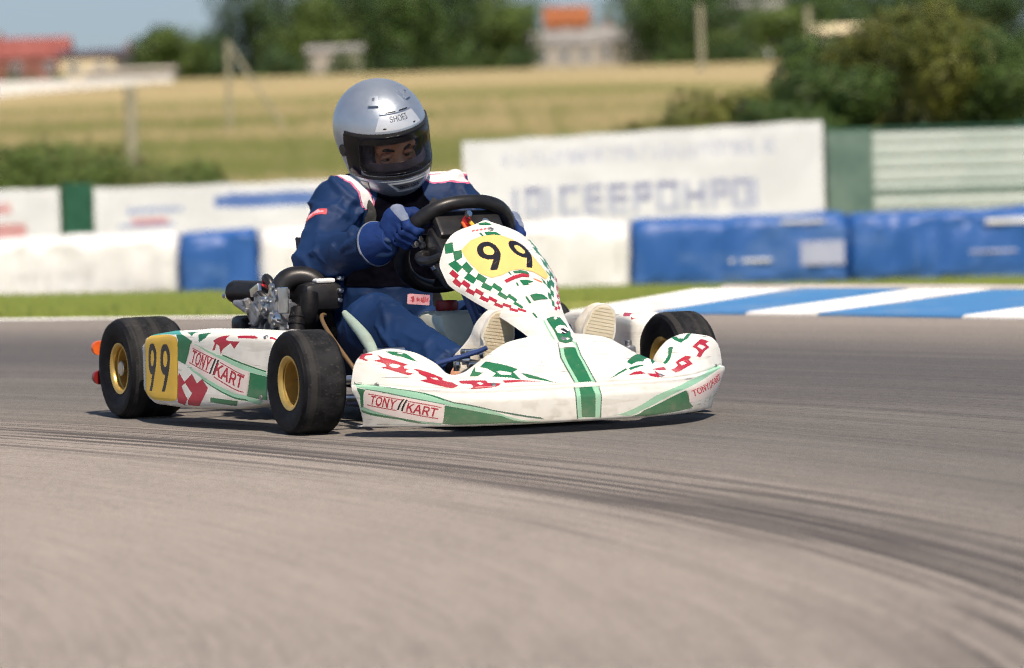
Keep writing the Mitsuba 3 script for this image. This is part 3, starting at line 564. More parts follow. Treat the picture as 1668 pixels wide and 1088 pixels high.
# ------------------------------------------------------------------ village houses
mat('red_roof', ncol((0.27, 0.075, 0.06), (0.34, 0.11, 0.09), 1.2), 0.7)
mat('dark_roof', ncol((0.055, 0.04, 0.055), (0.085, 0.065, 0.08), 1.0), 0.7)
mat('grey_roof', ncol((0.30, 0.29, 0.27), (0.23, 0.22, 0.21), 1.0), 0.7)
mat('orange_wall', ncol((0.36, 0.12, 0.04), (0.30, 0.10, 0.035), 1.0), 0.7)
mat('cream_wall', ncol((0.72, 0.62, 0.40), (0.62, 0.53, 0.34), 0.8), 0.8)
mat('pale_wall', ncol((0.46, 0.42, 0.36), (0.38, 0.35, 0.30), 0.8), 0.8)
mat('brick_wall', ncol((0.26, 0.11, 0.085), (0.22, 0.09, 0.07), 0.8), 0.8)
mat('window_glass', (0.03, 0.04, 0.05), 0.1, specular=0.7)
def house(px0, px1, pyr, pye, pyb, d, roofm, wallm, label, name='house', ridge=0.0, chim=True, nwin=3):
    "gabled house: photograph columns of its ends, rows of ridge, eaves and foot give its place and size at distance d"
    xm = (px0 + px1) / 2; x0, x1 = far(px0, d), far(px1, d); zr, ze, zb = farz(xm, pyr, d), farz(xm, pye, d), min(farz(xm, pyb, d), FAR) - 1.2
    L = 9.0; key = numbered(name); ov = 0.35
    wall = [box(((x0 + x1) / 2, d + L / 2, (zb + ze) / 2), (x1 - x0, L, ze - zb))]
    g = np.array([(x0, d, ze), (x0, d + L, ze), (x0, d + L / 2, zr), (x1, d, ze), (x1, d + L, ze), (x1, d + L / 2, zr)])
    wall.append((g, np.array([[0, 2, 1], [3, 4, 5], [0, 3, 5], [0, 5, 2], [1, 2, 5], [1, 5, 4], [0, 1, 4], [0, 4, 3]])))
    obj('wall', join(*wall), wallm, key, smooth=False)
    sl = (zr - ze) / (L / 2); rf = []
    for s in (-1, 1):
        ye = d + L / 2 + s * (L / 2 + ov); zE = ze - sl * ov
        pts = np.array([(x0 - ov, ye, zE), (x1 + ov, ye, zE), (x1 + ov, d + L / 2, zr + 0.02), (x0 - ov, d + L / 2, zr + 0.02)])
        rf.append(trimesh.convex.convex_hull(np.vstack([pts, pts + [0, 0, 0.16]])))
    rk = obj('roof', join(*rf), roofm, key, smooth=False)
    if chim: obj('chimney', box((x0 + 0.3 * (x1 - x0), d + L / 2 + 0.6, zr + 0.35), (0.6, 0.6, 1.3), 0.03), 'brick_wall', rk)
    for k in range(nwin):
        xc = x0 + (k + 0.5) / nwin * (x1 - x0); zc = ze - min(1.35, 0.45 * (ze - zb))
        w = obj('window', join(box((xc, d - 0.03, zc + 0.62), (1.15, 0.1, 0.09)), box((xc, d - 0.03, zc - 0.62), (1.25, 0.14, 0.09)), box((xc - 0.53, d - 0.03, zc), (0.09, 0.1, 1.15)), box((xc + 0.53, d - 0.03, zc), (0.09, 0.1, 1.15)), box((xc, d - 0.02, zc), (0.06, 0.08, 1.15))), 'banner_white', key, smooth=False)
        obj('pane', box((xc, d - 0.005, zc), (0.97, 0.03, 1.15)), 'window_glass', w, smooth=False)
    tag(key, label, 'house')
house(-40, 122, 64, 93, 120, 600, 'red_roof', 'brick_wall', 'house with a large red roof at the left edge under the sky')
house(112, 200, 84, 93, 120, 560, 'dark_roof', 'cream_wall', 'low house with cream walls and dark roof right of the red roof', chim=False, nwin=2)
house(165, 345, 80, 110, 125, 575, 'dark_roof', 'pale_wall', 'long dark purple roof behind the cream house')
house(150, 292, 113, 117, 132, 505, 'pale_wall', 'pale_wall', 'long low pale shed at the foot of the village on the left', name='shed', chim=False, nwin=0)
house(905, 972, 12, 38, 75, 610, 'orange_wall', 'orange_wall', 'small house with a bright orange roof above the grey roofs', chim=False, nwin=1)
house(880, 985, 50, 72, 104, 560, 'grey_roof', 'pale_wall', 'pale house with grey roof left of its twin under the orange roof', chim=False)
house(975, 1072, 42, 66, 104, 570, 'grey_roof', 'pale_wall', 'pale house with grey roof at the right of the pair', nwin=2)
house(1195, 1292, 2, 24, 60, 640, 'grey_roof', 'banner_white', 'white cabin half hidden in the trees at the top right', chim=False, nwin=2)
house(1345, 1440, 42, 52, 80, 520, 'cream_wall', 'pale_wall', 'pale flat shed in front of the trees at the top right', name='shed', chim=False, nwin=0)
house(515, 600, 76, 84, 104, 515, 'grey_roof', 'pale_wall', 'small grey shed under the tree row left of the helmet', name='shed', chim=False, nwin=0)
# long white wall along the crest of the field on the left
wk = numbered('white_wall')
for k in range(9):
    pa, pb = -10 + k * 34, -10 + (k + 1) * 34; d = 200 + k * 5.0
    x0, x1 = far(pa, d), far(pb, d); zg = float(terr((x0 + x1) / 2, d)); h = 0.60 - 0.045 * k
    obj('panel', box(((x0 + x1) / 2, d, zg + h / 2 - 0.1), (x1 - x0 - 0.01, 0.12, h + 0.2), 0.01), 'kerb_white', wk, smooth=False)
tag(wk, 'low white concrete wall along the left crest of the field', 'wall')
# posts in the field
mat('pale_wood', ncol((0.36, 0.34, 0.24), (0.28, 0.27, 0.19), 6), 0.8)
def pole_at(px, pyt, pyb, d, r, label, brace=None, name='field_post', plate=None):
    x = far(px, d); zb, zt = farz(px, pyb, d), farz(px, pyt, d); key = numbered(name)
    zb = min(zb, float(terr(x, d)))-0.1
    obj('shaft', tube([(x, d, zb), (x, d, zt)], [r * 1.15, r], 12), 'pale_wood', key)
    if brace:
        xb = far(brace, d); obj('brace', tube([(xb, d - 0.05, float(terr(xb, d)) - 0.1), (x + r * 0.5, d - 0.05, zt - 0.05)], [r * 0.8, r * 0.7], 10), 'pale_wood', key)
    if plate: obj('plate', box((x, d - r - 0.03, zt - plate[1] / 2), (plate[0], 0.03, plate[1]), 0.004), 'pale_wall', key)
    tag(key, label, 'post')
pole_at(385, 68, 205, 118, 0.055, 'pale field post with a slanting brace left of the helmet', brace=487)
pole_at(225, 140, 268, 86, 0.10, 'short stout pale post in the dry field on the left')
pole_at(1155, 8, 200, 210, 0.12, 'tall pale post before the trees right of the grey roofs')
pole_at(1330, 12, 190, 215, 0.12, 'tall pale post before the trees near the white cabin')

# ------------------------------------------------------------------ grass
def blades(X, Y, h, w, n_per, seed, cols, lean=0.5):
    r = np.random.default_rng(seed); m = len(X); x = np.repeat(X, n_per) + r.normal(size=m * n_per) * w * 5; y = np.repeat(Y, n_per) + r.normal(size=m * n_per) * w * 5
    z = terr(x, y) - 0.006; hh = np.repeat(h if np.ndim(h) else np.full(m, h), n_per) * r.uniform(0.5, 1.2, m * n_per); a = r.uniform(0, 2 * np.pi, m * n_per); b = r.uniform(0, 2 * np.pi, m * n_per)
    base = np.stack([x, y, z], -1); s = np.stack([np.cos(a), np.sin(a), a * 0], -1) * w; tip = base + np.stack([np.cos(b) * lean * hh * r.random(m * n_per), np.sin(b) * lean * hh * r.random(m * n_per), hh], -1)
    V = np.stack([base - s, base + s, tip], 1).reshape(-1, 3); F = np.arange(len(V)).reshape(-1, 3)
    t = np.repeat(np.clip(r.random(m) * 0.6 + 0.2, 0, 1), n_per)[:, None] * 0.7 + 0.3 * r.random((m * n_per, 1)); col = np.asarray(cols[0]) * (1 - t) + np.asarray(cols[1]) * t
    return V, F, np.repeat(col, 3, 0)
gr = np.random.default_rng(77)
gy = gr.uniform(17, 45.6, 60000); gx = gr.uniform(-1, 1, 60000) * (0.6 + gy * 0.108); ok = gy > EY(gx) + np.where(gx > 0.2, 1.25, 0.05); gx, gy = gx[ok][:26000], gy[ok][:26000]
v, f, c = blades(gx, gy, 0.045 + 0.03 * meshkit.noise(np.stack([gx, gy, gx * 0], -1)), 0.004, 7, 5, ((0.10, 0.145, 0.018), (0.21, 0.245, 0.040)))
scene['verge_grass'] = leafy(v, f, c, np.tile([0.0, -0.25, 0.968], (len(v), 1))); tag('verge_grass', 'short bright green grass along the track verge', 'grass', kind='stuff')
ty = 49 + (110 * gr.random(22000) ** 1.5); tx = gr.uniform(-1, 1, 22000) * (0.8 + ty * 0.108)
pk_ = meshkit.fbm(np.stack([tx * 0.02, ty * 0.085, tx * 0], -1), 3, 6) - 0.2 * np.clip((ty - 160) / 40, 0, 1)
for nm, sel, cols, hh, lab in (('dry_grass', pk_ < 0.60, ((0.27, 0.215, 0.095), (0.35, 0.285, 0.14)), 0.30, 'tall dry straw coloured grass over the field'), ('field_weeds', pk_ >= 0.60, ((0.09, 0.11, 0.022), (0.17, 0.18, 0.04)), 0.34, 'green weeds in bands across the dry field')):
    v, f, c = blades(tx[sel], ty[sel], hh * (0.6 + 0.8 * gr.random(sel.sum())), 0.013, 8, 9, cols, 0.6)
    scene[nm] = leafy(v, f, c, np.tile([0.0, -0.25, 0.968], (len(v), 1))); tag(nm, lab, 'grass', kind='stuff')
wd = [(-3.6, 45.2, 0.3), (-4.2, 45.25, 0.2), (-3.75, 45.1, 0.26)]
wx = np.concatenate([gr.normal(a, 0.22, 160) for a, b, h in wd]); wy = np.concatenate([gr.normal(b, 0.08, 160) for a, b, h in wd])
v, f, c = blades(wx, wy, 0.10, 0.008, 8, 19, ((0.05, 0.10, 0.015), (0.14, 0.2, 0.035)))
scene['weed_clump'] = mikit.ply((v, f), 'vertex_leaf', smooth=False, color=c); tag('weed_clump', 'dark green weeds at the foot of the left white barrier', 'weeds', kind='stuff')
# ------------------------------------------------------------------ the go-kart (kart frame: x forward from the rear axle, y left, z up)
K = 'go_kart'
def part(name, mesh, bsdf, parent=None, smooth=35, label=None, kind=None):
    return obj(name, mesh, bsdf, K + ('__' + parent if parent else ''), smooth, label, kind=kind, frame=KW)
def sub(name, mesh, bsdf, key, smooth=35, label=None, kind=None): return obj(name, mesh, bsdf, key, smooth, label, kind=kind, frame=KW)
def wheel(x, yc, R, W, side, label):
    s = side; w = W / 2; rr = 0.060; HB = -0.15                          # outer side is +s
    hub = [(0.001, 0.012), (0.020, 0.012), (0.022, 0.004), (0.048, -0.002), (0.0575, -0.006)]
    c = (x, yc, R)
    key = part('wheel', revolve([(r, yc * 0 + s * (w * HB + a)) for r, a in hub] + [(r, s * (w * HB + a - 0.006)) for r, a in hub[::-1]], 'y', 40, c), 'hub_metal', label=label)
    prof = [(rr - 0.006, s * w * -.20), (rr - 0.005, s * w * .35), (rr - 0.004, s * w * .62), (rr + 0.003, s * w * .70), (rr + 0.007, s * w * .80), (rr + 0.0095, s * w * .82), (rr + 0.0095, s * w * .86), (rr + 0.006, s * w * .865), (rr + 0.001, s * w * .83), (rr - .003, s * w * .72),
            (rr + 0.0, s * w * .5), (rr - .0, -s * w * .5), (rr + 0.009, -s * w * .82), (rr + 0.009, -s * w * .86), (rr - .002, -s * w * .72), (rr - .005, -s * w * .45), (rr - 0.006, -s * w * .22)]
    sub('rim', revolve(prof, 'y', 56, c), 'gold_rim', key, 40)
    tp = []
    for t in np.linspace(0, 1, 11): tp.append((rr + 0.006 + (R - 0.016 - rr) * t, s * w * (0.80 + 0.20 * math.sin(t * math.pi * 0.62))))
    sh = [(R - 0.009, s * w * .94), (R - 0.004, s * w * .87), (R - 0.0012, s * w * .78)]
    side_p = tp + sh
    inner = [(r, -y) for r, y in side_p][::-1]
    sub('tyre', revolve(side_p + [(R, s * w * .6), (R + .0005, 0), (R, -s * w * .6)] + inner + [(rr + 0.003, -s * w * .7), (rr + 0.003, s * w * .7), side_p[0]], 'y', 72, c), 'rubber', key, 40)
    sub('tread', revolve([(R - 0.0035, s * w * .865), (R + 0.0002, s * w * .775), (R + 0.0015, s * w * .6), (R + 0.002, 0), (R + 0.0015, -s * w * .6), (R + 0.0002, -s * w * .775), (R - 0.0035, -s * w * .865)], 'y', 96, c), 'tread_rubber', key, True)
    nuts = [cyl((x + 0.026 * math.cos(a), yc + s * (w * HB + 0.004), R + 0.026 * math.sin(a)), (x + 0.026 * math.cos(a), yc + s * (w * HB + 0.014), R + 0.026 * math.sin(a)), 0.006, 6) for a in (0.5, 2.6, 4.7)]
    for q in nuts: sub('nut', q, 'chrome', key)
    vl = cyl((x + 0.055, yc + s * w * .5, R + 0.01), (x + 0.052, yc + s * w * .80, R + 0.01), 0.004, 8); sub('valve', vl, 'black_plastic', key)
    return key
XF = 1.04
wheel(0, -0.573, 0.135, 0.165, -1, 'rear wheel beside the yellow number plate of the side pod')
wheel(0, 0.595, 0.135, 0.165, 1, 'rear wheel on the far side, mostly hidden by the nose')
wheel(XF, -0.535, 0.131, 0.116, -1, 'front wheel at the near end of the nose fairing, gold rim in view')
wheel(XF, 0.520, 0.131, 0.116, 1, 'front wheel on the far side behind the fairing wing')
# frame, floor, axle, steering gear
for s in (-1, 1):
    part('frame_rail', tube([(-0.12, s * 0.30, 0.075), (0.1, s * 0.31, 0.075), (0.45, s * 0.30, 0.06), (0.8, s * 0.22, 0.055), (1.1, s * 0.20, 0.055), (1.3, s * 0.17, 0.06)], 0.015, 12, 40), 'blue_tube')
    part('side_bar', tube([(0.22, s * 0.31, 0.08), (0.24, s * 0.55, 0.09), (0.32, s * 0.58, 0.10), (0.75, s * 0.52, 0.10), (0.84, s * 0.50, 0.09), (0.86, s * 0.24, 0.07)], 0.010, 10, 50), 'chrome')
    part('stub_axle', cyl((XF, s * 0.36, 0.131), (XF, s * 0.53, 0.131), 0.012), 'chrome')
    part('steering_knuckle', join(box((XF, s * 0.375, 0.131), (0.035, 0.03, 0.10), 0.006), box((XF - 0.045, s * 0.365, 0.115), (0.10, 0.022, 0.012), 0.003), cyl((XF, s * 0.375, 0.07), (XF, s * 0.375, 0.195), 0.009)), 'cast_alloy')
    part('tie_rod', join(cyl((XF - 0.09, s * 0.36, 0.115), (0.98, s * 0.03, 0.135), 0.0075), cyl((XF - 0.09, s * 0.36, 0.10), (XF - 0.09, s * 0.36, 0.13), 0.011)), 'chrome')
    part('frame_yoke', tube([(0.95, s * 0.21, 0.06), (XF, s * 0.30, 0.10), (XF, s * 0.355, 0.13)], 0.014, 10, 16), 'blue_tube')
    part('brake_bracket' if s > 0 else 'axle_bearing', join(box((0, s * 0.31, 0.12), (0.05, 0.03, 0.11), 0.008), cyl((0, s * 0.29, 0.135), (0, s * 0.335, 0.135), 0.036)), 'cast_alloy')
    # pedal: bent rod with plate
    part('pedal', join(tube([(1.10, s * 0.10, 0.075), (1.16, s * 0.10, 0.10), (1.255, s * 0.115, 0.155), (1.255, s * 0.15, 0.165)], 0.006, 8, 24), cyl((1.255, s * 0.075, 0.165), (1.255, s * 0.185, 0.165), 0.009)), 'chrome')
part('rear_axle', cyl((0, -0.64, 0.135), (0, 0.64, 0.135), 0.020, 24), 'chrome')
part('brake_disc', join(cyl((0, 0.18, 0.135), (0, 0.188, 0.135), 0.085, 40), cyl((0, 0.17, 0.135), (0, 0.2, 0.135), 0.03)), 'dark_metal')
part('sprocket', join(cyl((0, -0.235, 0.135), (0, -0.241, 0.135), 0.095, 48), cyl((0, -0.22, 0.135), (0, -0.255, 0.135), 0.03)), 'dark_metal')
part('floor_tray', box((0.92, 0, 0.038), (0.74, 0.46, 0.004), 0.001), 'dark_metal')
part('front_cross_tube', tube([(1.0, -0.20, 0.06), (1.05, -0.1, 0.06), (1.05, 0.1, 0.06), (1.0, 0.20, 0.06)], 0.014, 10, 24), 'blue_tube')
part('nose_tube', tube([(1.28, -0.17, 0.065), (1.36, -0.21, 0.065), (1.42, -0.15, 0.065), (1.44, 0, 0.065), (1.42, 0.15, 0.065), (1.36, 0.21, 0.065), (1.28, 0.17, 0.065)], 0.010, 10, 40), 'blue_tube')
part('nose_tube', tube([(1.22, -0.17, 0.07), (1.34, -0.22, 0.135), (1.40, -0.15, 0.165), (1.41, 0, 0.17), (1.40, 0.15, 0.165), (1.34, 0.22, 0.135), (1.22, 0.17, 0.07)], 0.009, 10, 40), 'chrome')
# rear bumper: two loops with rounded ends, rubber caps
for z, m, lb in ((0.185, 'orange_plastic', 'orange rear bumper bar'), (0.105, 'dark_red', 'dark red lower bumper bar')):
    part('rear_bumper_bar', tube([(-0.12, -0.3, z), (-0.20, -0.36, z), (-0.215, -0.50, z), (-0.21, -0.605, z), (-0.185, -0.634, z), (-0.155, -0.64, z)], 0.019, 14, 36), m, label=lb)
    part('rear_bumper_bar', tube([(-0.12, 0.3, z), (-0.20, 0.36, z), (-0.225, 0.50, z), (-0.20, 0.615, z), (-0.17, 0.625, z)], 0.019, 14, 36), m)
part('rear_hoop', tube([(-0.1, -0.3, 0.08), (-0.16, -0.3, 0.145), (-0.17, 0, 0.16), (-0.16, 0.3, 0.145), (-0.1, 0.3, 0.08)], 0.014, 10, 40), 'chrome')
# pale tube from the seat side to the nose
part('fairing_stay', tube([(0.74, -0.295, 0.288), (0.80, -0.305, 0.272), (0.93, -0.325, 0.235), (1.07, -0.36, 0.19), (1.16, -0.39, 0.14)], [0.008, 0.013, 0.016, 0.014, 0.009], 12, 30), 'pale_tube', label='pale green tube running down to the nose fairing')
part('fairing_clamp', join(cyl((1.01, -0.36, 0.197), (1.01, -0.25, 0.197), 0.010), box((1.01, -0.305, 0.19), (0.05, 0.03, 0.03), 0.005)), 'chrome')
part('brake_hose', tube([(0.62, -0.30, 0.28), (0.75, -0.36, 0.265), (0.88, -0.37, 0.20), (0.95, -0.34, 0.12), (0.9, -0.3, 0.07)], 0.0055, 8, 40), 'brown_hose')
# fuel tank between the legs
tk = part('fuel_tank', trimesh.convex.convex_hull(np.vstack([box((0.90, -0.03, 0.12), (0.24, 0.20, 0.14), 0.02)[0], box((0.87, -0.035, 0.245), (0.17, 0.175, 0.08), 0.025)[0]])), 'tank_plastic', label='grey green translucent fuel tank')
sub('filler_cap', revolve([(0.0005, 0.0), (0.026, 0.0), (0.030, 0.006), (0.030, 0.022), (0.027, 0.027), (0.0005, 0.028)], 'z', 24, (0.81, -0.035, 0.284)), 'dark_red', tk)
# seat shell
sp = spline([(0.62, 0, 0.115), (0.58, 0, 0.10), (0.45, 0, 0.055), (0.30, 0, 0.045), (0.20, 0, 0.09), (0.13, 0, 0.24), (0.09, 0, 0.38), (0.065, 0, 0.455)], 40)
A = np.linspace(-1, 1, 33); wid = np.interp(np.linspace(0, 1, 40), [0, .25, .5, .75, 1], [0.17, 0.19, 0.20, 0.205, 0.16]); lift = np.interp(np.linspace(0, 1, 40), [0, .15, .45, .7, 1], [0.02, 0.08, 0.16, 0.15, 0.04])
tg = np.gradient(sp, axis=0); tg /= np.linalg.norm(tg, axis=1, keepdims=True); nm = np.stack([-tg[:, 2], tg[:, 1] * 0, tg[:, 0]], -1) * -1
SP = sp[:, None] + np.stack([A * 0, A, A * 0], -1)[None] * wid[:, None, None] * np.sin(np.abs(A) ** .9 * 1.2)[None, :, None] / np.sin(1.2) * 1.0 * np.sign(1) + nm[:, None] * (lift[:, None] * np.abs(A)[None] ** 2.6)[..., None]
part('seat', grid_solid(SP, 0.006), 'black_plastic', smooth=50)
for s in (-1, 1): part('seat_stay', tube([(0.16, s * 0.205, 0.30), (0.10, s * 0.26, 0.2), (0.04, s * 0.30, 0.10)], 0.009, 8, 16), 'chrome')
# steering column and wheel
SC = np.array([0.743, 0.022, 0.46]); SN = np.array([-0.732, 0, 0.681]); SU = np.array([0.681, 0, 0.732]); SY = np.array([0, 1.0, 0])
part('steering_column', cyl(SC + SN * -0.03, (1.06, 0, 0.17), 0.0095), 'blue_tube')
part('column_stay', tube([(0.93, 0.0, 0.285), (1.0, 0.015, 0.14), (1.02, 0.04, 0.07)], 0.011, 10, 16), 'blue_tube')
part('column_stay', tube([(0.955, -0.06, 0.365), (0.99, -0.044, 0.29), (1.02, -0.034, 0.225), (1.06, -0.02, 0.10)], 0.0125, 10, 20), 'blue_tube')
th = np.linspace(0, 2 * np.pi, 73)[:-1]; RR = 0.152
def rimpt(a):
    "a = 0 at the left of the driver, 90 degrees at the top; flattened top"
    rr = RR * (1 - 0.09 * np.maximum(0, np.cos((a - np.pi / 2) * 1)) ** 6)
    return SC + SY * (rr * np.cos(a) * 0.955)[..., None] + SU * (rr * np.sin(a) * 1.06)[..., None]
ring = rimpt(th)
gripw = 0.0205 + 0.0025 * np.cos(2 * th)
sw = part('steering_wheel', tube(ring, gripw, 16, closed=True), 'black_plastic', smooth=True)
for a in (0.2, np.pi - 0.2, -np.pi / 2):
    p = SC + SY * RR * .93 * math.cos(a) + SU * RR * math.sin(a); d = (p - SC) / RR; q = np.cross(SN, d)
    pts = [SC + d * t + q * s * w + SN * (-0.012 + h) for t, w in ((0.0, 0.030), (RR * 0.55, 0.016), (RR * 0.98, 0.022)) for s in (-1, 1) for h in (-0.002, 0.002)]
    sub('spoke', trimesh.convex.convex_hull(np.array(pts)), 'dark_metal', sw, smooth=False)
sub('hub', cyl(SC + SN * -0.03, SC + SN * 0.004, 0.035, 24), 'black_plastic', sw)
for a in (0.6, 2.6, 4.6):
    p = SC + SY * 0.022 * math.cos(a) + SU * 0.022 * math.sin(a); sub('bolt', cyl(p + SN * 0.003, p + SN * 0.012, 0.006, 8), 'chrome', sw)
# bracket behind the front panel, with the red and yellow leads and bright nuts in view
br = part('panel_bracket', join(box((0.905, 0, 0.42), (0.03, 0.20, 0.03), 0.006, rotm('y', 25)), box((0.93, 0.06, 0.40), (0.05, 0.02, 0.10), 0.004), box((0.93, -0.06, 0.40), (0.05, 0.02, 0.10), 0.004), tube([(0.92, -0.10, 0.42), (0.98, -0.13, 0.40), (1.02, -0.12, 0.37)], 0.008, 8, 14)), 'black_plastic')
for p in ((0.888, -0.006, 0.534), (0.80, -0.067, 0.522), (0.80, -0.060, 0.508), (0.795, -0.105, 0.470), (0.80, -0.120, 0.458), (0.80, -0.10, 0.455), (0.85, -0.09, 0.40)): sub('nut', cyl(np.array(p), np.array(p) + [0.012, 0.004, 0.004], 0.009, 6), 'chrome', br)
part('lap_timer', box((0.835, 0.02, 0.505), (0.035, 0.19, 0.085), 0.012, rotm('y', -40)), 'black_plastic')
part('kill_switch', join(cyl((0.872, -0.004, 0.515), (0.88, 0.0, 0.525), 0.010, 12), box((0.872, -0.002, 0.50), (0.012, 0.014, 0.035), 0.003, rotm('y', 30))), 'red_plastic', label='red switch on the steering wheel centre')
part('switch_lead', tube([(0.88, 0.005, 0.515), (0.895, 0.014, 0.498), (0.905, 0.026, 0.475), (0.915, 0.038, 0.455)], 0.0055, 8, 24), 'yellow_film', label='yellow lead below the red switch')
part('switch_lead', tube([(0.872, -0.012, 0.515), (0.885, -0.006, 0.495), (0.90, 0.004, 0.47)], 0.005, 8, 24), 'orange_plastic')
part('column_shroud', trimesh.convex.convex_hull(np.vstack([box((0.80, 0, 0.455), (0.05, 0.17, 0.10), 0.015, rotm('y', 40))[0], box((0.93, -0.02, 0.38), (0.04, 0.14, 0.08), 0.015, rotm('y', 40))[0]])), 'black_plastic')
part('dial', cyl((0.872, 0.052, 0.508), (0.88, 0.052, 0.516), 0.011, 16), 'chrome')
part('shroud_bracket', tube([(0.80, -0.05, 0.42), (0.84, -0.12, 0.43), (0.90, -0.14, 0.42), (0.97, -0.12, 0.43)], 0.013, 10, 24), 'dark_metal')
part('brake_rod', tube([(1.19, -0.285, 0.150), (1.22, -0.268, 0.166), (1.26, -0.19, 0.190), (1.285, -0.145, 0.208)], 0.0062, 10, 20), 'blue_tube', label='blue rod running up to the pedal')
rdk = part('rod_end', join(cyl((1.24, -0.195, 0.178), (1.25, -0.175, 0.178), 0.013, 14), box((1.245, -0.17, 0.197), (0.03, 0.05, 0.016), 0.004)), 'chrome')
sub('nut', cyl((1.25, -0.215, 0.166), (1.256, -0.207, 0.166), 0.010, 6), 'chrome', rdk); sub('nut', cyl((1.255, -0.15, 0.188), (1.262, -0.142, 0.188), 0.010, 6), 'chrome', rdk)
part('brake_lever', join(box((1.235, -0.165, 0.172), (0.02, 0.10, 0.012), 0.003, rotm('x', -12)), cyl((1.23, -0.205, 0.15), (1.23, -0.205, 0.19), 0.008, 10)), 'chrome')
part('throttle_cable', tube([(0.80, -0.10, 0.43), (0.86, -0.12, 0.41), (0.95, -0.10, 0.42), (1.0, -0.06, 0.40)], 0.006, 8, 30), 'chrome')
# ---- engine on the right of the seat
EC = np.array([0.40, -0.345, 0.0])
def E3(x, y, z): return (EC[0] + x, EC[1] + y, z)
en = part('engine', join(box(E3(0, 0, 0.155), (0.17, 0.13, 0.13), 0.022), cyl(E3(0, -0.065, 0.15), E3(0, -0.085, 0.15), 0.058, 28), cyl(E3(0, -0.085, 0.15), E3(0, -0.10, 0.15), 0.035, 24), box(E3(0, 0.01, 0.08), (0.20, 0.10, 0.025), 0.006)), 'cast_alloy', label='silver single cylinder engine')
for k in range(7):
    z = 0.222 + k * 0.011; r = 0.062 - 0.0012 * abs(k - 3)
    sub('cooling_fin', box(E3(0.0, 0.0, z), (2 * r, 2 * r * 0.92, 0.0048), 0.0018), 'cast_alloy' if k % 2 else 'dark_metal', en, smooth=False)
sub('cylinder', cyl(E3(0, 0, 0.21), E3(0, 0, 0.30), 0.046, 28), 'dark_metal', en)
hd = sub('cylinder_head', join(cyl(E3(0, 0, 0.298), E3(0, 0, 0.318), 0.056, 32), cyl(E3(0, 0, 0.316), E3(0, 0, 0.334), 0.034, 24)), 'cast_alloy', en)
for a in (0.785, 2.356, 3.927, 5.498): sub('head_nut', cyl(E3(0.043 * math.cos(a), 0.043 * math.sin(a), 0.316), E3(0.043 * math.cos(a), 0.043 * math.sin(a), 0.327), 0.007, 6), 'chrome', en)
part('spark_plug_cap', tube([E3(-0.01, -0.005, 0.33), E3(-0.012, -0.01, 0.362), E3(-0.03, -0.012, 0.374), E3(-0.06, -0.0, 0.365)], 0.012, 12, 16), 'black_plastic')
part('head_ring', revolve([(0.022, 0), (0.030, 0.0), (0.032, 0.006), (0.030, 0.014), (0.022, 0.014), (0.022, 0)], 'z', 28, E3(-0.055, 0.0, 0.345)), 'red_plastic', label='red ring on top of the engine')
part('ignition_coil', join(box(E3(-0.15, -0.03, 0.245), (0.075, 0.06, 0.055), 0.016), cyl(E3(-0.15, -0.06, 0.20), E3(-0.15, 0.03, 0.20), 0.030, 20)), 'black_plastic')
part('starter_housing', join(cyl(E3(-0.13, -0.075, 0.165), E3(-0.13, 0.0, 0.165), 0.042, 28), cyl(E3(-0.13, -0.082, 0.165), E3(-0.13, -0.074, 0.165), 0.030, 24)), 'cast_alloy')
part('engine_bracket', join(box(E3(-0.13, 0.0, 0.225), (0.05, 0.11, 0.012), 0.003), box(E3(-0.05, -0.05, 0.275), (0.02, 0.02, 0.10), 0.004, rotm('x', 20)), box(E3(-0.08, -0.05, 0.30), (0.09, 0.05, 0.014), 0.004, rotm('y', 14))), 'cast_alloy')
CC = np.array([0.545, -0.395, 0.292])
def C3(x, y, z): return (CC[0] + x, CC[1] + y, CC[2] + z)
cb = part('carburettor', join(box(C3(0, 0, 0), (0.075, 0.05, 0.07), 0.012), cyl(C3(-0.06, 0.01, 0), C3(0.05, 0.01, 0), 0.026, 24), cyl(C3(0, 0, -0.06), C3(0, 0, -0.03), 0.028, 24), box(C3(0.0, 0, 0.045), (0.05, 0.045, 0.03), 0.008)), 'cast_alloy')
for (x, y, z, r) in ((-0.035, -0.025, 0.012, 0.024), (0.032, -0.025, -0.018, 0.022)):
    fk_ = sub('cover', join(cyl(C3(x, y + .006, z), C3(x, y - .010, z), r, 24), cyl(C3(x, y - .008, z), C3(x, y - .018, z), r * .55, 20)), 'chrome', cb)
    for a in (.6, 2.2, 3.7, 5.3): sub('screw', cyl(C3(x + r * .78 * math.cos(a), y - .008, z + r * .78 * math.sin(a)), C3(x + r * .78 * math.cos(a), y - .014, z + r * .78 * math.sin(a)), .0042, 6), 'chrome', cb)
sub('lever', join(box(C3(0.03, -.032, 0.045), (0.05, 0.006, 0.012), .002, rotm('y', 40)), box(C3(0.012, -.032, 0.052), (0.05, 0.006, 0.010), .002, rotm('y', -45)), cyl(C3(0.02, -.036, 0.066), C3(0.02, -.024, 0.066), .009, 12)), 'chrome', cb)
sub('fuel_hose', tube([C3(-.04, -.01, .03), C3(-.07, -.03, .055), C3(-.10, -.01, .06), C3(-.12, .03, .03)], .006, 8, 24), 'black_plastic', cb)
sub('fuel_hose', tube([C3(.035, -.02, -.045), C3(.0, -.045, -.05), C3(-.05, -.035, -.04), C3(-.09, -.0, -.02)], .006, 8, 24), 'black_plastic', cb)
sub('spring', tube([C3(-.02 + .05 * t + 0, -.038 + .006 * math.cos(40 * t), .034 + .006 * math.sin(40 * t)) for t in np.linspace(0, 1, 80)], .0015, 5), 'chrome', cb)
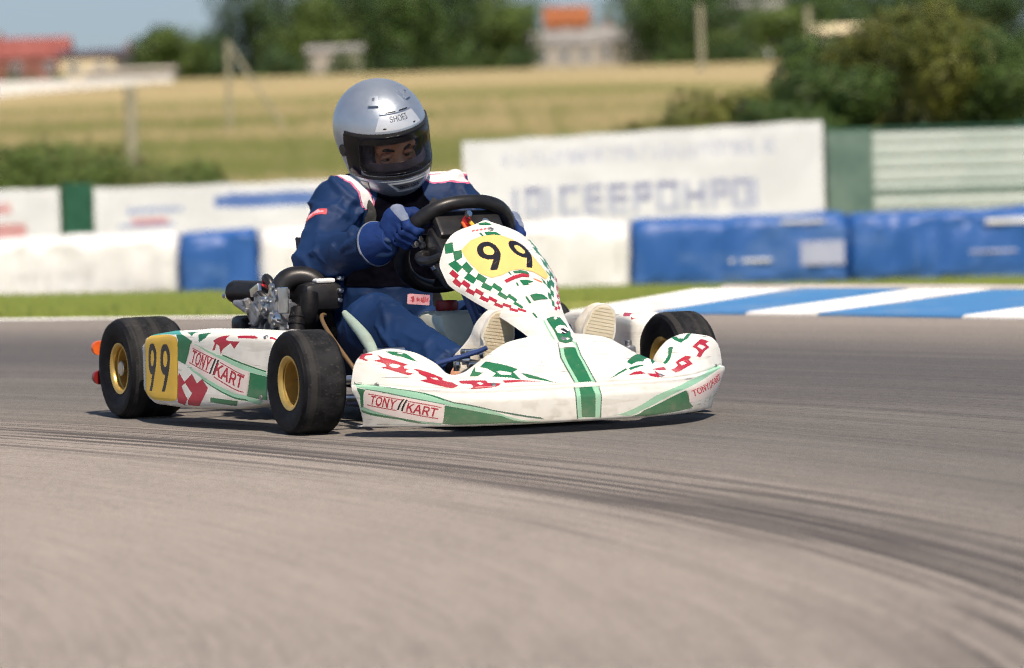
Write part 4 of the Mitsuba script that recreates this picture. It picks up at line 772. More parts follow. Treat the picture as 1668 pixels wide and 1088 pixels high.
part('manifold', join(cyl(C3(-.10, .03, -.02), C3(-.04, .01, -.005), .028, 24), box(C3(-.085, .025, -.02), (.012, .075, .065), .004), box(C3(-.10, -.01, .02), (.05, .03, .05), .008), cyl(C3(-.115, -.03, -.01), C3(-.115, -.005, -.01), .030, 24)), 'cast_alloy')
for bb in (box(C3(-.02, -.02, -.062), (.13, .03, .010), .003, rotm('y', 8)), box(C3(-.09, -.03, .055), (.06, .012, .022), .003, rotm('y', -18)), box(C3(.045, -.01, .03), (.012, .03, .07), .003)): part('carburettor_bracket', bb, 'chrome')
for p, q, r in ((E3(-0.05, -0.07, 0.20), E3(-0.05, -0.10, 0.20), 0.010), (E3(0.05, -0.07, 0.20), E3(0.05, -0.095, 0.20), 0.010), (E3(0.05, -0.07, 0.11), E3(0.05, -0.095, 0.11), 0.010), (E3(-0.05, -0.07, 0.11), E3(-0.05, -0.095, 0.11), 0.010)): sub('bolt', cyl(p, q, r, 6), 'chrome', en)
part('intake_boot', tube([E3(0.165, 0.03, 0.275), E3(0.20, 0.0, 0.265), E3(0.215, 0.0, 0.29), E3(0.21, 0.005, 0.335)], [0.022, 0.024, 0.025, 0.025], 18, 20), 'rubber')
bt = part('rubber_boot', join(cyl((0.625, -0.385, 0.235), (0.60, -0.365, 0.30), 0.021, 24), cyl((0.618, -0.380, 0.255), (0.616, -0.378, 0.262), 0.0235, 24), cyl((0.611, -0.374, 0.273), (0.609, -0.372, 0.280), 0.0235, 24)), 'rubber')
sub('hose_clamp', cyl((0.629, -0.388, 0.222), (0.624, -0.384, 0.240), 0.027, 28), 'cast_alloy', bt)
part('throttle_arm', box((0.56, -0.385, 0.262), (0.10, 0.012, 0.022), 0.005, rotm('y', 18)), 'helmet_white', label='bright white lever above the front tyre')
# air box: arched black duct and lying cylinder
part('air_duct', tube([(0.47, -0.365, 0.315), (0.465, -0.358, 0.348), (0.47, -0.338, 0.372), (0.485, -0.30, 0.378), (0.50, -0.27, 0.362), (0.505, -0.26, 0.33)], [0.025, 0.028, 0.029, 0.028, 0.027, 0.026], 20, 30), 'black_plastic', smooth=60)
part('air_box', trimesh.convex.convex_hull(box((0.49, -0.27, 0.325), (0.14, 0.115, 0.078), 0.025)[0]), 'black_plastic')
for p in ((0.545, -0.222, 0.372), (0.555, -0.228, 0.34), (0.55, -0.23, 0.315)): part('air_box_clip', box(p, (0.03, 0.016, 0.014), 0.005), 'chrome')
part('air_box_highlight', box((0.525, -0.262, 0.367), (0.045, 0.055, 0.012), 0.005), 'helmet_white', label='small painted white highlight on the black air box')  # white piece standing in for the highlight on top of the box
mf = part('silencer', join(cyl((0.11, -0.345, 0.332), (0.40, -0.235, 0.328), 0.032, 32), cyl((0.115, -0.343, 0.332), (0.10, -0.349, 0.3325), 0.028, 28)), 'black_plastic')
sub('end_bolt', cyl((0.105, -0.37, 0.322), (0.10, -0.376, 0.322), 0.007, 8), 'chrome', mf)
part('exhaust_pipe', tube([E3(-0.05, 0.03, 0.23), E3(-0.14, 0.06, 0.24), (0.12, -0.26, 0.22), (-0.05, -0.24, 0.20), (-0.16, -0.18, 0.19)], [0.018, 0.022, 0.036, 0.034, 0.018], 18, 40), 'dark_metal')
part('chain_guard', tube([E3(-0.06, 0.085, 0.19), (0.2, -0.24, 0.235), (0.05, -0.24, 0.235), (-0.06, -0.24, 0.2)], 0.012, 8, 20), 'black_plastic')
part('radiator_hose', tube([E3(0.08, 0.05, 0.30), (0.50, -0.235, 0.26), (0.44, -0.22, 0.16), (0.30, -0.22, 0.10)], 0.013, 10, 30), 'rubber')
# ---- side pods
def pod(s):
    X = np.linspace(0, 1, 46); x = 0.238 + 0.672 * X
    yo = np.interp(X, [0, .06, .16, .35, .6, .85, 1], [-.662, -.672, -.675, -.672, -.650, -.612, -.580])
    zt = np.interp(X, [0, .1, .3, .6, .85, 1], [.215, .238, .250, .253, .252, .246]); zb = np.interp(X, [0, .12, .5, .8, 1], [.075, .052, .048, .055, .075])
    dep = np.interp(X, [0, .2, .6, 1], [.10, .16, .16, .13])
    rows = [(-.98, .12, 0, 0), (-1.03, .5, 0, 0), (-1.02, .85, 0, 0), (-0.94, 1, 0.0, 0.012), (-0.6, 1, 0.0, 0.004), (-0.28, 1, .0, 0), (-0.10, .985, .0, 0), (0.0, .93, 0, 0), (0.0, .74, .0, -.004), (0, .5, .0, -.008), (0.0, .25, 0, -.003), (0, .1, 0, .004), (-.06, .02, 0, .012), (-.25, 0, 0, .02), (-.85, .02, 0, .02)]
    G = np.array([[(xx, s * -(yy - w[0] * dd * 1.0 * 1 if False else yy + (-w[0]) * dd) + 0, b + (t - b) * w[1]) for w in rows] for xx, yy, t, b, dd in zip(x, yo, zt, zb, dep)])
    for k, w in enumerate(rows): G[:, k, 1] += -s * w[3] * -1 * 0
    from scipy.interpolate import CubicSpline
    t = np.arange(len(rows)); P = CubicSpline(t, G, axis=1)(np.linspace(0, len(rows) - 1, 41))
    for end, d in ((0, -1), (-1, 1)):                       # rounded, closed ends
        caps = []; base = P[end]; c = base.mean(0)
        for q in ((.35, .97), (.75, .86), (1.0, .6), (1.02, .02)): R_ = c + (base - c) * q[1]; R_[:, 0] += d * q[0] * 0.030; caps.append(R_)
        P = np.concatenate([caps[::-1], P]) if end == 0 else np.concatenate([P, caps])
    return P
def pod_dir(P): return (grid_normals(P)[20, 20] @ np.array([0, np.sign(P[20, 20, 1]), 0])) < 0
PODR, PODL = pod(-1), pod(1)
PODR[..., 1] = -np.abs(PODR[..., 1]); PODL[..., 1] = np.abs(PODL[..., 1])
pR = part('side_pod', grid_solid(PODR, 0.004, flip=pod_dir(PODR)), 'white_plastic', smooth=50, label='white side pod with yellow number plate and red and green print')
pL = part('side_pod', grid_solid(PODL, 0.004, flip=pod_dir(PODL)), 'white_plastic', smooth=50, label='far side pod showing its red checks beside the front wheel')
# ---- nose fairing
def fairing():
    U = np.linspace(-1, 1, 121); a = np.abs(U); sg = np.sign(U)
    f = lambda xs, ys: np.interp(a, xs, ys)
    sm = lambda xs, ys: PchipInterpolator(xs, ys)(a)
    #   u:            0     .2    .4    .5    .6    .7    .8    .9    1
    us = [0, .2, .4, .5, .6, .7, .8, .9, 1]
    bx = sm(us, [1.552, 1.546, 1.516, 1.484, 1.442, 1.390, 1.342, 1.305, 1.285]); by = sm(us, [0, .13, .255, .315, .37, .418, .455, .480, .490])
    mx = sm(us, [1.540, 1.536, 1.510, 1.480, 1.440, 1.392, 1.348, 1.315, 1.296]); my = sm(us, [0, .13, .260, .322, .38, .432, .475, .508, .522])
    hx = sm(us, [1.480, 1.475, 1.446, 1.420, 1.392, 1.358, 1.328, 1.303, 1.288]); hy = sm(us, [0, .125, .250, .305, .360, .412, .458, .494, .512])
    hz = sm(us, [.176, .170, .146, .140, .158, .178, .188, .188, .176])
    tx = sm(us, [1.392, 1.392, 1.385, 1.368, 1.340, 1.312, 1.290, 1.276, 1.270]); ty = sm(us, [0, .120, .235, .275, .315, .365, .415, .455, .480])
    tz = sm(us, [.240, .228, .166, .140, .180, .209, .218, .212, .196])
    rx, rz = tx - 0.022, tz - 0.012
    mz = sm(us, [.118, .118, .118, .119, .122, .126, .130, .132, .130])
    rows = [(bx - .035, by, 0 * a + .026), (bx - .008, by, 0 * a + .027), (bx, by, 0 * a + .036), ((bx + mx) / 2 + .006, (by + my) / 2 + .002, mz * .55 + .02), (mx, my, mz - .010), (mx - .001, my, mz - .003), (mx - .011, my - .003, mz), (mx - .010, my - .003, mz + .005), (hx, hy, hz), ((hx + tx) / 2, (hy + ty) / 2, (hz + tz) / 2 + .010), (tx, ty, tz), (tx - .012, ty - .002, tz - .002), (rx, ty - .004, rz)]
    G = np.stack([np.stack([x, sg * y, z], -1) for x, y, z in rows], 1)
    from scipy.interpolate import PchipInterpolator as PI
    return PI(np.linspace(0, 1, len(rows)), G, axis=1)(np.linspace(0, 1, 111))
FAIR = fairing(); FFL = grid_normals(FAIR)[60, 30][0] < 0
fr = part('nose_fairing', grid_solid(FAIR, 0.004, flip=FFL), 'white_plastic', smooth=50, label='white nose fairing with green centre stripe and red checks')
# ---- steering fairing (number shield)
def shield():
    T = np.linspace(0, 1, 91); S = np.linspace(-1, 1, 61)
    k = [0, .04, .10, .20, .33, .42, .52, .64, .78, .90, .97, 1]
    cx = PchipInterpolator(k, [.986, 1.0, 1.03, 1.085, 1.155, 1.20, 1.245, 1.305, 1.365, 1.415, 1.445, 1.456])(T); cz = PchipInterpolator(k, [.520, .508, .490, .456, .410, .376, .340, .300, .262, .233, .216, .208])(T)
    w = PchipInterpolator(k, [.022, .070, .103, .132, .152, .153, .129, .096, .073, .062, .055, .042])(T); b = PchipInterpolator(k, [.003, .020, .042, .078, .120, .125, .105, .076, .048, .030, .021, .011])(T)
    P = np.zeros((91, 61, 3)); ss = np.abs(S)
    P[..., 1] = w[:, None] * S * (1 - 0.0 * ss ** 3); q = 1 - np.sqrt(np.maximum(1 - (0.96 * ss) ** 2.2, 0)); q = q / q.max() * 0.45 + 0.55 * ss ** 2.2
    P[..., 0] = cx[:, None] - b[:, None] * q; P[..., 2] = cz[:, None] - 0.010 * ss ** 2
    return P
SHD = shield(); SFL = grid_normals(SHD)[45, 30][0] < 0
sh = part('steering_fairing', grid_solid(SHD, 0.0035, flip=SFL), 'white_plastic', smooth=50, label='shield shaped front panel with yellow number field')
D_F = {'red':[[[[.0235,.7092],[.034,.7391],[.0697,.7257],[.0741,.7139],[.0523,.7116],[.0499,.6938],[.0672,.676],[.0596,.6755],[.0314,.6958]]],[[[.0889,.7086],[.1038,.6914],[.1611,.6781],[.1528,.6658],[.1554,.6541],[.1651,.6574],[.1591,.6504],[.1594,.6418],[.1744,.6431],[.1653,.6338],[.1072,.6453],[.1182,.6494],[.1154,.6576],[.0831,.6748],[.1009,.6813]],[[.1222,.656],[.1294,.6665],[.1451,.6681],[.1481,.6615],[.1413,.6502],[.1293,.6494]]],[[[.1736,.664],[.1827,.6708],[.1969,.6729],[.2131,.6723],[.2301,.6654],[.2295,.6431],[.2465,.6341],[.2551,.6021],[.2432,.556],[.2189,.6039],[.1883,.6213],[.2005,.6296],[.1992,.6429],[.1852,.6502],[.1833,.6591]],[[.2055,.6449],[.2213,.6538],[.2239,.6387],[.2129,.636]]],[[[.2624,.6452],[.2892,.6394],[.3115,.6308],[.311,.616],[.3336,.6064],[.3243,.5742],[.2718,.4841],[.2819,.59],[.2808,.6125],[.2629,.6232]],[[.2911,.6212],[.2995,.6259],[.3038,.6109],[.295,.6005]]],[[[.3417,.6203],[.3646,.6165],[.4116,.6019],[.3702,.6077],[.3427,.6073]]],[[[.6065,.6088],[.623,.6214],[.6395,.6253],[.6466,.6154]]],[[[.6531,.6153],[.6723,.6125],[.6773,.6291],[.6793,.6184],[.6897,.5935],[.6704,.5812],[.6554,.598]]],[[[.6778,.6397],[.7236,.6679],[.7155,.6408],[.6932,.6365]]],[[[.7317,.6407],[.7707,.6614],[.7749,.6878],[.8072,.6787],[.8168,.6591],[.8028,.6554],[.8018,.6338],[.7694,.6334],[.7293,.616]],[[.7781,.6748],[.7898,.6667],[.7907,.646],[.7753,.6494]]],[[[.8436,.6911],[.8908,.7061],[.9124,.6848],[.89,.6748],[.8965,.6541],[.8665,.6486],[.8406,.6386],[.8315,.648],[.8477,.6547],[.8487,.6712]],[[.8557,.6825],[.8703,.6836],[.8834,.6598],[.8632,.6558]]],[[[.9407,.7483],[.9607,.7229],[.9683,.7024],[.966,.7086],[.9507,.7369]]]],'green':[[[[.1029,.7414],[.1319,.7608],[.1467,.7556],[.1619,.7317],[.1752,.715],[.1642,.7112],[.1449,.7169],[.1236,.7173]],[[.1287,.7455],[.1428,.7589],[.1422,.7371],[.1335,.7367]]],[[[.0237,.5968],[.2257,.2768],[.2251,.267],[.0292,.5547]]],[[[.0365,.3697],[.0687,.3304],[.0359,.2288],[.0162,.2262],[.0386,.2811]]],[[[.2258,.2373],[.2415,.2316],[.3277,.1957],[.3975,.1309],[.3273,.1429],[.2392,.1379],[.2175,.1618]]],[[[.0139,.2189],[.1592,.1909],[.1967,.1576],[.1846,.1642],[.1369,.1892],[.0129,.213]]],[[[.4891,.3582],[.5165,.3595],[.5158,.1615],[.4888,.1704]]],[[[.4966,.7542],[.5171,.7584],[.5146,.6845],[.521,.583],[.4897,.5792],[.4856,.6531],[.4864,.6917]]],[[[.3268,.7578],[.3381,.7215],[.3779,.6543],[.367,.6484],[.374,.6163],[.3599,.628],[.3279,.6456],[.3375,.6579],[.3259,.6985],[.3123,.7253]],[[.3384,.6685],[.3465,.6665],[.3646,.6465],[.3623,.6368],[.3428,.6472]]],[[[.2873,.6762],[.3016,.7427],[.2994,.7039],[.3136,.6813],[.3012,.6659]]],[[[.3823,.6381],[.3917,.6337],[.4234,.6109],[.4418,.5898],[.4256,.6023],[.3902,.6208]]],[[[.6736,.7456],[.6954,.7372],[.6768,.7084],[.6661,.6856],[.6522,.6768],[.6282,.651],[.6206,.6591]]],[[[.6971,.7183],[.7741,.8341],[.693,.685]]],[[[.6153,.6341],[.6239,.6398],[.6579,.6586],[.6585,.6542],[.6178,.6295]]],[[[.5646,.5995],[.5854,.6189],[.608,.6338],[.6089,.6307],[.5888,.6171]]],[[[.8098,.7872],[.8141,.7683],[.776,.7294],[.75,.7211],[.7536,.7442],[.7854,.7569]]],[[[.8572,.8658],[.8582,.812],[.8489,.7854],[.8541,.7624],[.8943,.7961],[.9019,.7872],[.8593,.7474],[.8335,.7481],[.8384,.7858]]],[[[.5962,.1424],[.6253,.1879],[.7352,.2508],[.7517,.2028],[.7681,.182],[.7124,.1622],[.6331,.1293]]]],'light':[[[[.0293,.5481],[.225,.2659],[.2423,.2492],[.3104,.216],[.4171,.1363],[.3994,.1355],[.3277,.1964],[.2416,.2336],[.2254,.2425],[.0691,.3422],[.0349,.3981]]],[[[.0159,.226],[.0352,.2275],[.2167,.169],[.2149,.1433],[.1592,.1924],[.0147,.2199]]],[[[.4793,.36],[.4887,.3584],[.4884,.1654],[.4802,.1624]]],[[[.5169,.359],[.5298,.362],[.5257,.1504],[.5162,.1617]]],[[[.4874,.7563],[.4963,.7546],[.4859,.6899],[.4853,.6526],[.4892,.5791],[.482,.5725],[.4778,.6554],[.4772,.6809]]],[[[.5178,.7585],[.5235,.7518],[.5199,.6866],[.5292,.5685],[.5218,.5796],[.5149,.6847]]],[[[.5635,.1729],[.6182,.2087],[.729,.3001],[.9238,.581],[.9226,.3984],[.8314,.3254],[.7353,.2628],[.6187,.1886],[.59,.1527]]],[[[.7681,.182],[.9486,.2094],[.9642,.221],[.9511,.2117],[.8047,.1881]]]],'outline':[[[[.2257,.2768],[.2426,.2566],[.3107,.2194],[.403,.1846],[.4347,.1363],[.4146,.1711],[.3104,.216],[.2424,.2501],[.2252,.2686]]],[[[.0691,.3452],[.2255,.2444],[.2254,.2418],[.0689,.3329]]],[[[.4773,.3748],[.4793,.3734],[.4801,.1559],[.4782,.1569]]],[[[.5301,.3619],[.5319,.3613],[.528,.153],[.5259,.1508]]],[[[.483,.7508],[.4857,.7503],[.4769,.679],[.4816,.5822],[.4796,.5801],[.4742,.6792]]],[[[.5234,.7486],[.5251,.7453],[.5222,.6864],[.5322,.5658],[.5294,.5681],[.5198,.6847]]]],'plate':[[[[.069,.3259],[.2253,.2389],[.2167,.1705],[.0359,.2288]]],[[[.7397,.2485],[.8419,.3119],[.9143,.3483],[.9738,.2384],[.7693,.2003],[.7511,.2026]]]],'lines':[[[[.0731,.2974],[.1493,.2666],[.1488,.261],[.0718,.2912]]],[[[.1598,.2594],[.2183,.2321],[.2181,.2288],[.1595,.2541]]],[[[.0552,.2371],[.1323,.2204],[.132,.2177],[.0541,.2339]]],[[[.1437,.2164],[.2107,.1947],[.2104,.1912],[.1436,.2136]]]],'slash':[[[[.1506,.2703],[.1538,.2689],[.1368,.2203],[.1332,.221]]],[[[.1568,.2673],[.1601,.2654],[.1452,.2175],[.1412,.2186]]]]}
D_FT = {'TONY':[[.0655,.2364],[.1296,.2219],[.1384,.2621],[.08,.285]],'KART':[[.1512,.2156],[.2064,.1981],[.213,.2264],[.1591,.2483]],'TONY//KART':[[.7635,.2162],[.9391,.2518],[.9027,.3083],[.7524,.2457]]}
D_S = {'yellow':[[[[.2089,.1262],[.1857,.1547],[.1489,.213],[.1258,.3376],[.1224,.4826],[.1312,.5839],[.1611,.6817],[.2197,.7341],[.3143,.7599],[.4118,.8042],[.4374,.7332],[.3884,.6403],[.3755,.5757],[.3671,.526],[.3732,.428],[.3977,.3441],[.4091,.2609],[.3778,.1985],[.333,.184],[.2634,.1492]]]],'dgreen':[[[[.0215,.2839],[.0189,.4953],[.0371,.5975],[.0432,.5232],[.0363,.3509]]],[[[.1006,.39],[.0975,.4517],[.1054,.5426],[.1285,.5782],[.1212,.4837],[.1237,.3992]]],[[[.3788,.4461],[.3727,.5213],[.3851,.5745],[.402,.5815],[.3906,.5065],[.3911,.4529]]],[[[.4379,.4597],[.4378,.5311],[.4515,.5869],[.46,.5221],[.4701,.5218],[.4725,.4699]]],[[[.1025,.3234],[.1009,.3427],[.1272,.362],[.1292,.3456]]],[[[.3817,.4029],[.3813,.4158],[.3993,.4211],[.4003,.4092]]],[[[.4534,.4152],[.4517,.4293],[.4742,.4271],[.4761,.4121]]],[[[.5416,.4735],[.5329,.5472],[.5415,.6273],[.5726,.6756],[.5752,.5602],[.5827,.4732]]],[[[.5515,.4097],[.5494,.4309],[.5939,.4269],[.599,.3989]]],[[[.6733,.332],[.6714,.358],[.7143,.3554],[.7163,.3267]]],[[[.7319,.4649],[.7142,.5809],[.7197,.7377],[.7813,.8094],[.9039,.789],[.9519,.6851],[.9697,.4828],[.9478,.3691],[.846,.4453]]]],'green':[[[[.1456,.0561],[.22,.0766],[.2243,.023],[.1526,.0005]]],[[[.2089,.1297],[.2616,.129],[.2842,.0831],[.213,.0687]]],[[[.2752,.0852],[.3276,.1165],[.3587,.074],[.298,.0437]]],[[[.2928,.1516],[.3436,.1721],[.3743,.1304],[.3253,.1093]]],[[[.3663,.1321],[.4065,.1629],[.4385,.125],[.3969,.093]]],[[[.3746,.1915],[.4109,.2274],[.4409,.191],[.4058,.1554]]],[[[.434,.1919],[.4693,.2214],[.4952,.1753],[.4637,.149]]],[[[.442,.2551],[.4851,.2779],[.5075,.2348],[.468,.2142]]],[[[.5007,.2374],[.5421,.2594],[.561,.2168],[.5229,.1941]]],[[[.5209,.2921],[.5659,.3125],[.5818,.2742],[.5397,.2526]]],[[[.5757,.2758],[.6193,.3021],[.6328,.2681],[.5914,.237]]],[[[.4264,.6853],[.4502,.7103],[.48,.7292],[.4591,.6881]]],[[[.4314,.8006],[.4613,.7919],[.4558,.7548]]]],'red':[[[[.3374,.0559],[.3775,.0747],[.3995,.0493],[.3611,.0303]]],[[[.3928,.05],[.4318,.0671],[.4539,.0356],[.4154,.0258]]],[[[.4083,.0885],[.4431,.1056],[.4651,.0717],[.4304,.0625]]],[[[.4591,.0748],[.4906,.0836],[.5117,.0463],[.4811,.0387]]],[[[.4683,.1154],[.5011,.1237],[.5214,.0876],[.4894,.0788]]],[[[.516,.0899],[.5458,.1054],[.5643,.0683],[.5361,.0539]]],[[[.5255,.1354],[.5567,.1508],[.5742,.1148],[.5446,.0998]]],[[[.5694,.1166],[.5966,.14],[.6139,.1047],[.5868,.0801]]],[[[.5789,.1671],[.602,.205],[.6184,.1728],[.5958,.1329]]],[[[.6143,.1716],[.638,.2197],[.654,.1899],[.6309,.1392]]],[[[.6216,.2404],[.6479,.2958],[.6625,.2687],[.6371,.2108]]]],'pink':[[[[.075,.2336],[.072,.2717],[.0843,.2751],[.088,.2393]]],[[[.0737,.2861],[.0706,.3265],[.0826,.3263],[.0866,.2878]]],[[[.072,.3409],[.0682,.3847],[.0806,.3809],[.0848,.3393]]],[[[.0696,.3996],[.0654,.4471],[.0777,.4388],[.0824,.394]]],[[[.0665,.4626],[.0615,.5149],[.0738,.5017],[.0794,.4527]]]],'orange':[[[[.427,.5974],[.4525,.6761],[.4624,.6701],[.4368,.5974]]]],'light':[[[[.7408,.3934],[.7422,.4206],[.9271,.3234],[.9209,.299]]]],'slash':[[[[.8328,.5669],[.8256,.6675],[.8589,.7465],[.874,.675]]],[[[.8593,.574],[.8834,.6484],[.8875,.5482]]]],'white':[[[[.8289,.4633],[.8002,.5417],[.7874,.6446],[.7912,.7797],[.8317,.8217],[.8724,.7227],[.8894,.5654],[.8772,.4496]]],[[[.7302,.5856],[.7155,.647],[.7294,.6812],[.7464,.6079]]],[[[.9274,.5192],[.917,.623],[.9284,.6694],[.947,.5679]]]],'redbar':[[[[.4318,.3385],[.4069,.4281],[.3935,.5248],[.4069,.5773],[.4212,.5583],[.4148,.5075],[.4267,.4323],[.4494,.3421]]]]}
D_ST = {'9a':[[.356,.2558],[.3393,.4255],[.1766,.4438],[.183,.2436]],'9b':[[.3489,.5703],[.3669,.6788],[.1938,.6639],[.1935,.5762]]}
D_P = {'yellow':[[[[.1286,.486],[.1433,.4754],[.1617,.4635],[.3648,.4884],[.3995,.5035],[.412,.5316],[.3955,.7668],[.382,.7851],[.3571,.7959],[.2389,.8046],[.1516,.797],[.0979,.7898]]]],'dgreen':[[[[.3961,.4822],[.4322,.4794],[.5089,.5238],[.4555,.6209],[.405,.6061],[.417,.5234]]],[[[.8304,.65],[.9144,.6704],[.905,.8163],[.8133,.754]]],[[[.6138,.7511],[.7632,.7775],[.7504,.8246],[.6116,.7854]]]],'teal':[[[[.1806,.4454],[.2024,.4322],[.3502,.3869],[.4304,.4776],[.3626,.4831],[.1587,.4648]]]],'green':[[[[.4428,.4389],[.5082,.4198],[.5051,.4942]]],[[[.544,.4761],[.6115,.4366],[.5955,.5051],[.5564,.5297]]],[[[.6865,.5781],[.9094,.648],[.9053,.653],[.6861,.5846]]],[[[.5551,.6616],[.6618,.6976],[.8088,.7687],[.8621,.8428],[.8071,.7898],[.6332,.7046],[.5654,.6734]]]],'red':[[[[.639,.5187],[.6859,.4859],[.7245,.4735],[.709,.5109],[.7235,.5179],[.7866,.5189],[.7541,.5556],[.7352,.5292],[.6881,.5605],[.6769,.5783],[.6709,.5426],[.6575,.5352],[.6458,.5615],[.6312,.5635],[.6482,.5316]]],[[[.7689,.4806],[.8451,.4539],[.8701,.4815],[.864,.4917],[.7782,.5004]]],[[[.9157,.4476],[.9586,.4362],[.9605,.4534],[.928,.4817]]],[[[.405,.6651],[.4142,.6528],[.4463,.6832],[.4992,.6532],[.5308,.6872],[.5657,.6703],[.6001,.7047],[.5346,.8225],[.4621,.8194],[.4654,.7789],[.4954,.728],[.4517,.6877],[.4281,.7015],[.4664,.7661],[.438,.8238],[.3961,.8025]]]],'light':[[[[.5523,.5452],[.6534,.5803],[.6859,.5856],[.9051,.6535],[.9126,.6686],[.8284,.6486],[.6573,.5937],[.5085,.532]]],[[[.4612,.6207],[.8133,.754],[.8807,.8163],[.8613,.87],[.8086,.7753],[.5602,.6675],[.4996,.6442]]]],'plate':[[[[.5011,.5371],[.8264,.6484],[.8114,.7498],[.4659,.6173]]]],'lines':[[[[.5119,.5536],[.6407,.5957],[.6404,.5997],[.5115,.5577]]],[[[.6708,.6074],[.8073,.6601],[.8073,.6638],[.6707,.6112]]],[[[.4842,.6104],[.6078,.6481],[.6077,.6517],[.4843,.6143]]],[[[.6356,.661],[.7988,.7266],[.7987,.7322],[.6352,.6646]]]],'slash':[[[[.6454,.5956],[.6546,.5972],[.6194,.6538],[.6099,.6524]]],[[[.6606,.6003],[.6701,.6018],[.6371,.6582],[.6278,.6567]]]]}
D_PT = {'TONY':[[.4926,.6118],[.6057,.6459],[.6312,.5958],[.5165,.5615]],'KART':[[.6335,.6552],[.7872,.7108],[.8029,.663],[.6588,.6116]],'9a':[[.1488,.744],[.2247,.7288],[.2425,.5298],[.167,.527]],'9b':[[.2627,.7365],[.3426,.7294],[.358,.5387],[.2751,.5389]]}
D_L = {'teal':[[[[.5281,.2352],[.5989,.2427],[.5947,.2409],[.5406,.2345]]],[[[.6014,.2421],[.6597,.2439],[.6749,.2441],[.7321,.2455],[.7129,.2436]]],[[[.5404,.2355],[.5893,.2405],[.5896,.2405],[.551,.2353]]]],'red':[[[[.7913,.2646],[.7924,.2737],[.7834,.3039],[.7804,.3159],[.786,.3033],[.7924,.281]]],[[[.8227,.1938],[.7556,.244],[.7852,.2474],[.8232,.2536],[.8326,.2402],[.8779,.2123]]],[[[.8946,.2128],[.9266,.206],[.9452,.2236],[.9258,.1904]]]]}

def holes(e):
    g = Polygon(e[0]).buffer(0); h = [Polygon(x).buffer(0) for x in e[1:]]
    for x in h: g = g.difference(x)
    return g
from shapely import affinity
def prints(P, flip, key, D, T, names, grow=0):
    for k, (nm, m, off) in names.items():
        for e in D.get(k, ()):
            g = holes(e)
            if k in ('red', 'green') and grow: g = g.buffer(grow, join_style=2)
            if k == 'white': c_ = g.centroid; g = affinity.scale(g, .86, .86, origin=c_)
            for h in (x for x in getattr(g, 'geoms', [g]) if x.area > 3e-6): sub(nm, decal(P, [h], off, flip), m, key, smooth=True)
    for k, (txt, nm, m, off, bold) in T.items(): sub(nm, decal_text(P, txt, k, off, flip, bold), m, key, smooth=False)
base = dict(green=('green_print', 'green_film', .0010), light=('light_green_stripe', 'light_green_film', .0014), red=('red_check', 'red_film', .0012), redbar=('red_bar', 'red_film', .0018), plate=('name_plate', 'pink_film', .0018), outline=('outline_print', 'outline_film', .0018), lines=('plate_line', 'red_film', .0022), slash=('plate_slash', 'black_film', .0024),
            yellow=('number_plate', 'yellow_film', .0014), dgreen=('dark_green_print', 'green_film', .0016), teal=('teal_print', 'teal_film', .0012), white=('white_print', 'white_plastic', .0022), orange=('orange_print', 'orange_plastic', .0012), pink=('faded_lettering', 'red_patch', .0012))
tq = lambda q: tuple(map(tuple, q))
prints(FAIR, FFL, fr, D_F, {}, base, .0007)
for k, b in (('TONY', True), ('KART', True), ('TONY//KART', True)): sub('plate_lettering', decal_text(FAIR, k, D_FT[k], .0024, FFL, b, .02), 'red_film' if k != 'TONY//KART' else 'red_patch', fr, smooth=False, kind='stuff')
prints(SHD, SFL, sh, D_S, {}, {**base, 'yellow': ('number_field', 'pale_yellow_film', .0014)}, .0005)
fld = Polygon(D_S['yellow'][0][0]).buffer(.01)
for c_, m_ in (('green', 'green_film'), ('red', 'red_film')):          # the print is the same on the other side of the panel
    for e in D_S[c_]:
        g = Polygon([(x, 1 - y) for x, y in e[0]]).buffer(.0005).difference(fld)
        if e[0][0][1] < .36:
            for h in (x for x in getattr(g, 'geoms', [g]) if x.area > 3e-5): sub('red_check' if c_ == 'red' else 'green_print', decal(SHD, [h], .0012, SFL), m_, sh, smooth=True)
sub('digit', decal_text(SHD, '9', [(.366, .245), (.358, .440), (.166, .440), (.174, .245)], .0024, SFL, True), 'black_film', sh, smooth=False)
sub('digit', decal_text(SHD, '9', [(.358, .560), (.366, .750), (.174, .750), (.166, .560)], .0024, SFL, True), 'black_film', sh, smooth=False)
prints(PODR, pod_dir(PODR), pR, D_P, {}, base)
for k, t in (('TONY', 'TONY'), ('KART', 'KART')): sub('plate_lettering', decal_text(PODR, t, D_PT[k], .0024, pod_dir(PODR), True), 'red_film', pR, smooth=False, kind='stuff')
for k in ('9a', '9b'): sub('digit', decal_text(PODR, '9', D_PT[k], .0026, pod_dir(PODR), True), 'black_film', pR, smooth=False)
prints(PODL, pod_dir(PODL), pL, D_L, {}, base)
for Pq, fq, kq, us_ in ((FAIR, FFL, fr, ((.32, .60), (.68, .60), (.10, .55), (.90, .55))), (PODR, pod_dir(PODR), pR, ((.12, .46), (.90, .46), (.88, .78)))):
    for uv_ in us_:
        p = bil(Pq, np.array([uv_]))[0]; n = bil(grid_normals(Pq), np.array([uv_]))[0] * (-1 if fq else 1); sub('screw', cyl(p - n * .002, p + n * .0035, .0065, 12), 'cast_alloy', kq)
# fixing screws of the shield
for t, s_ in ((.93, .5), (.08, .5)):
    p = bil(SHD, np.array([[t, s_]]))[0]; n = bil(grid_normals(SHD), np.array([[t, s_]]))[0] * (-1 if SFL else 1); sub('screw', cyl(p, p + n * .004, .007, 12), 'cast_alloy', sh)

tag(K, 'racing go-kart with white, green and red fairings and yellow number 99 plates', 'go-kart')
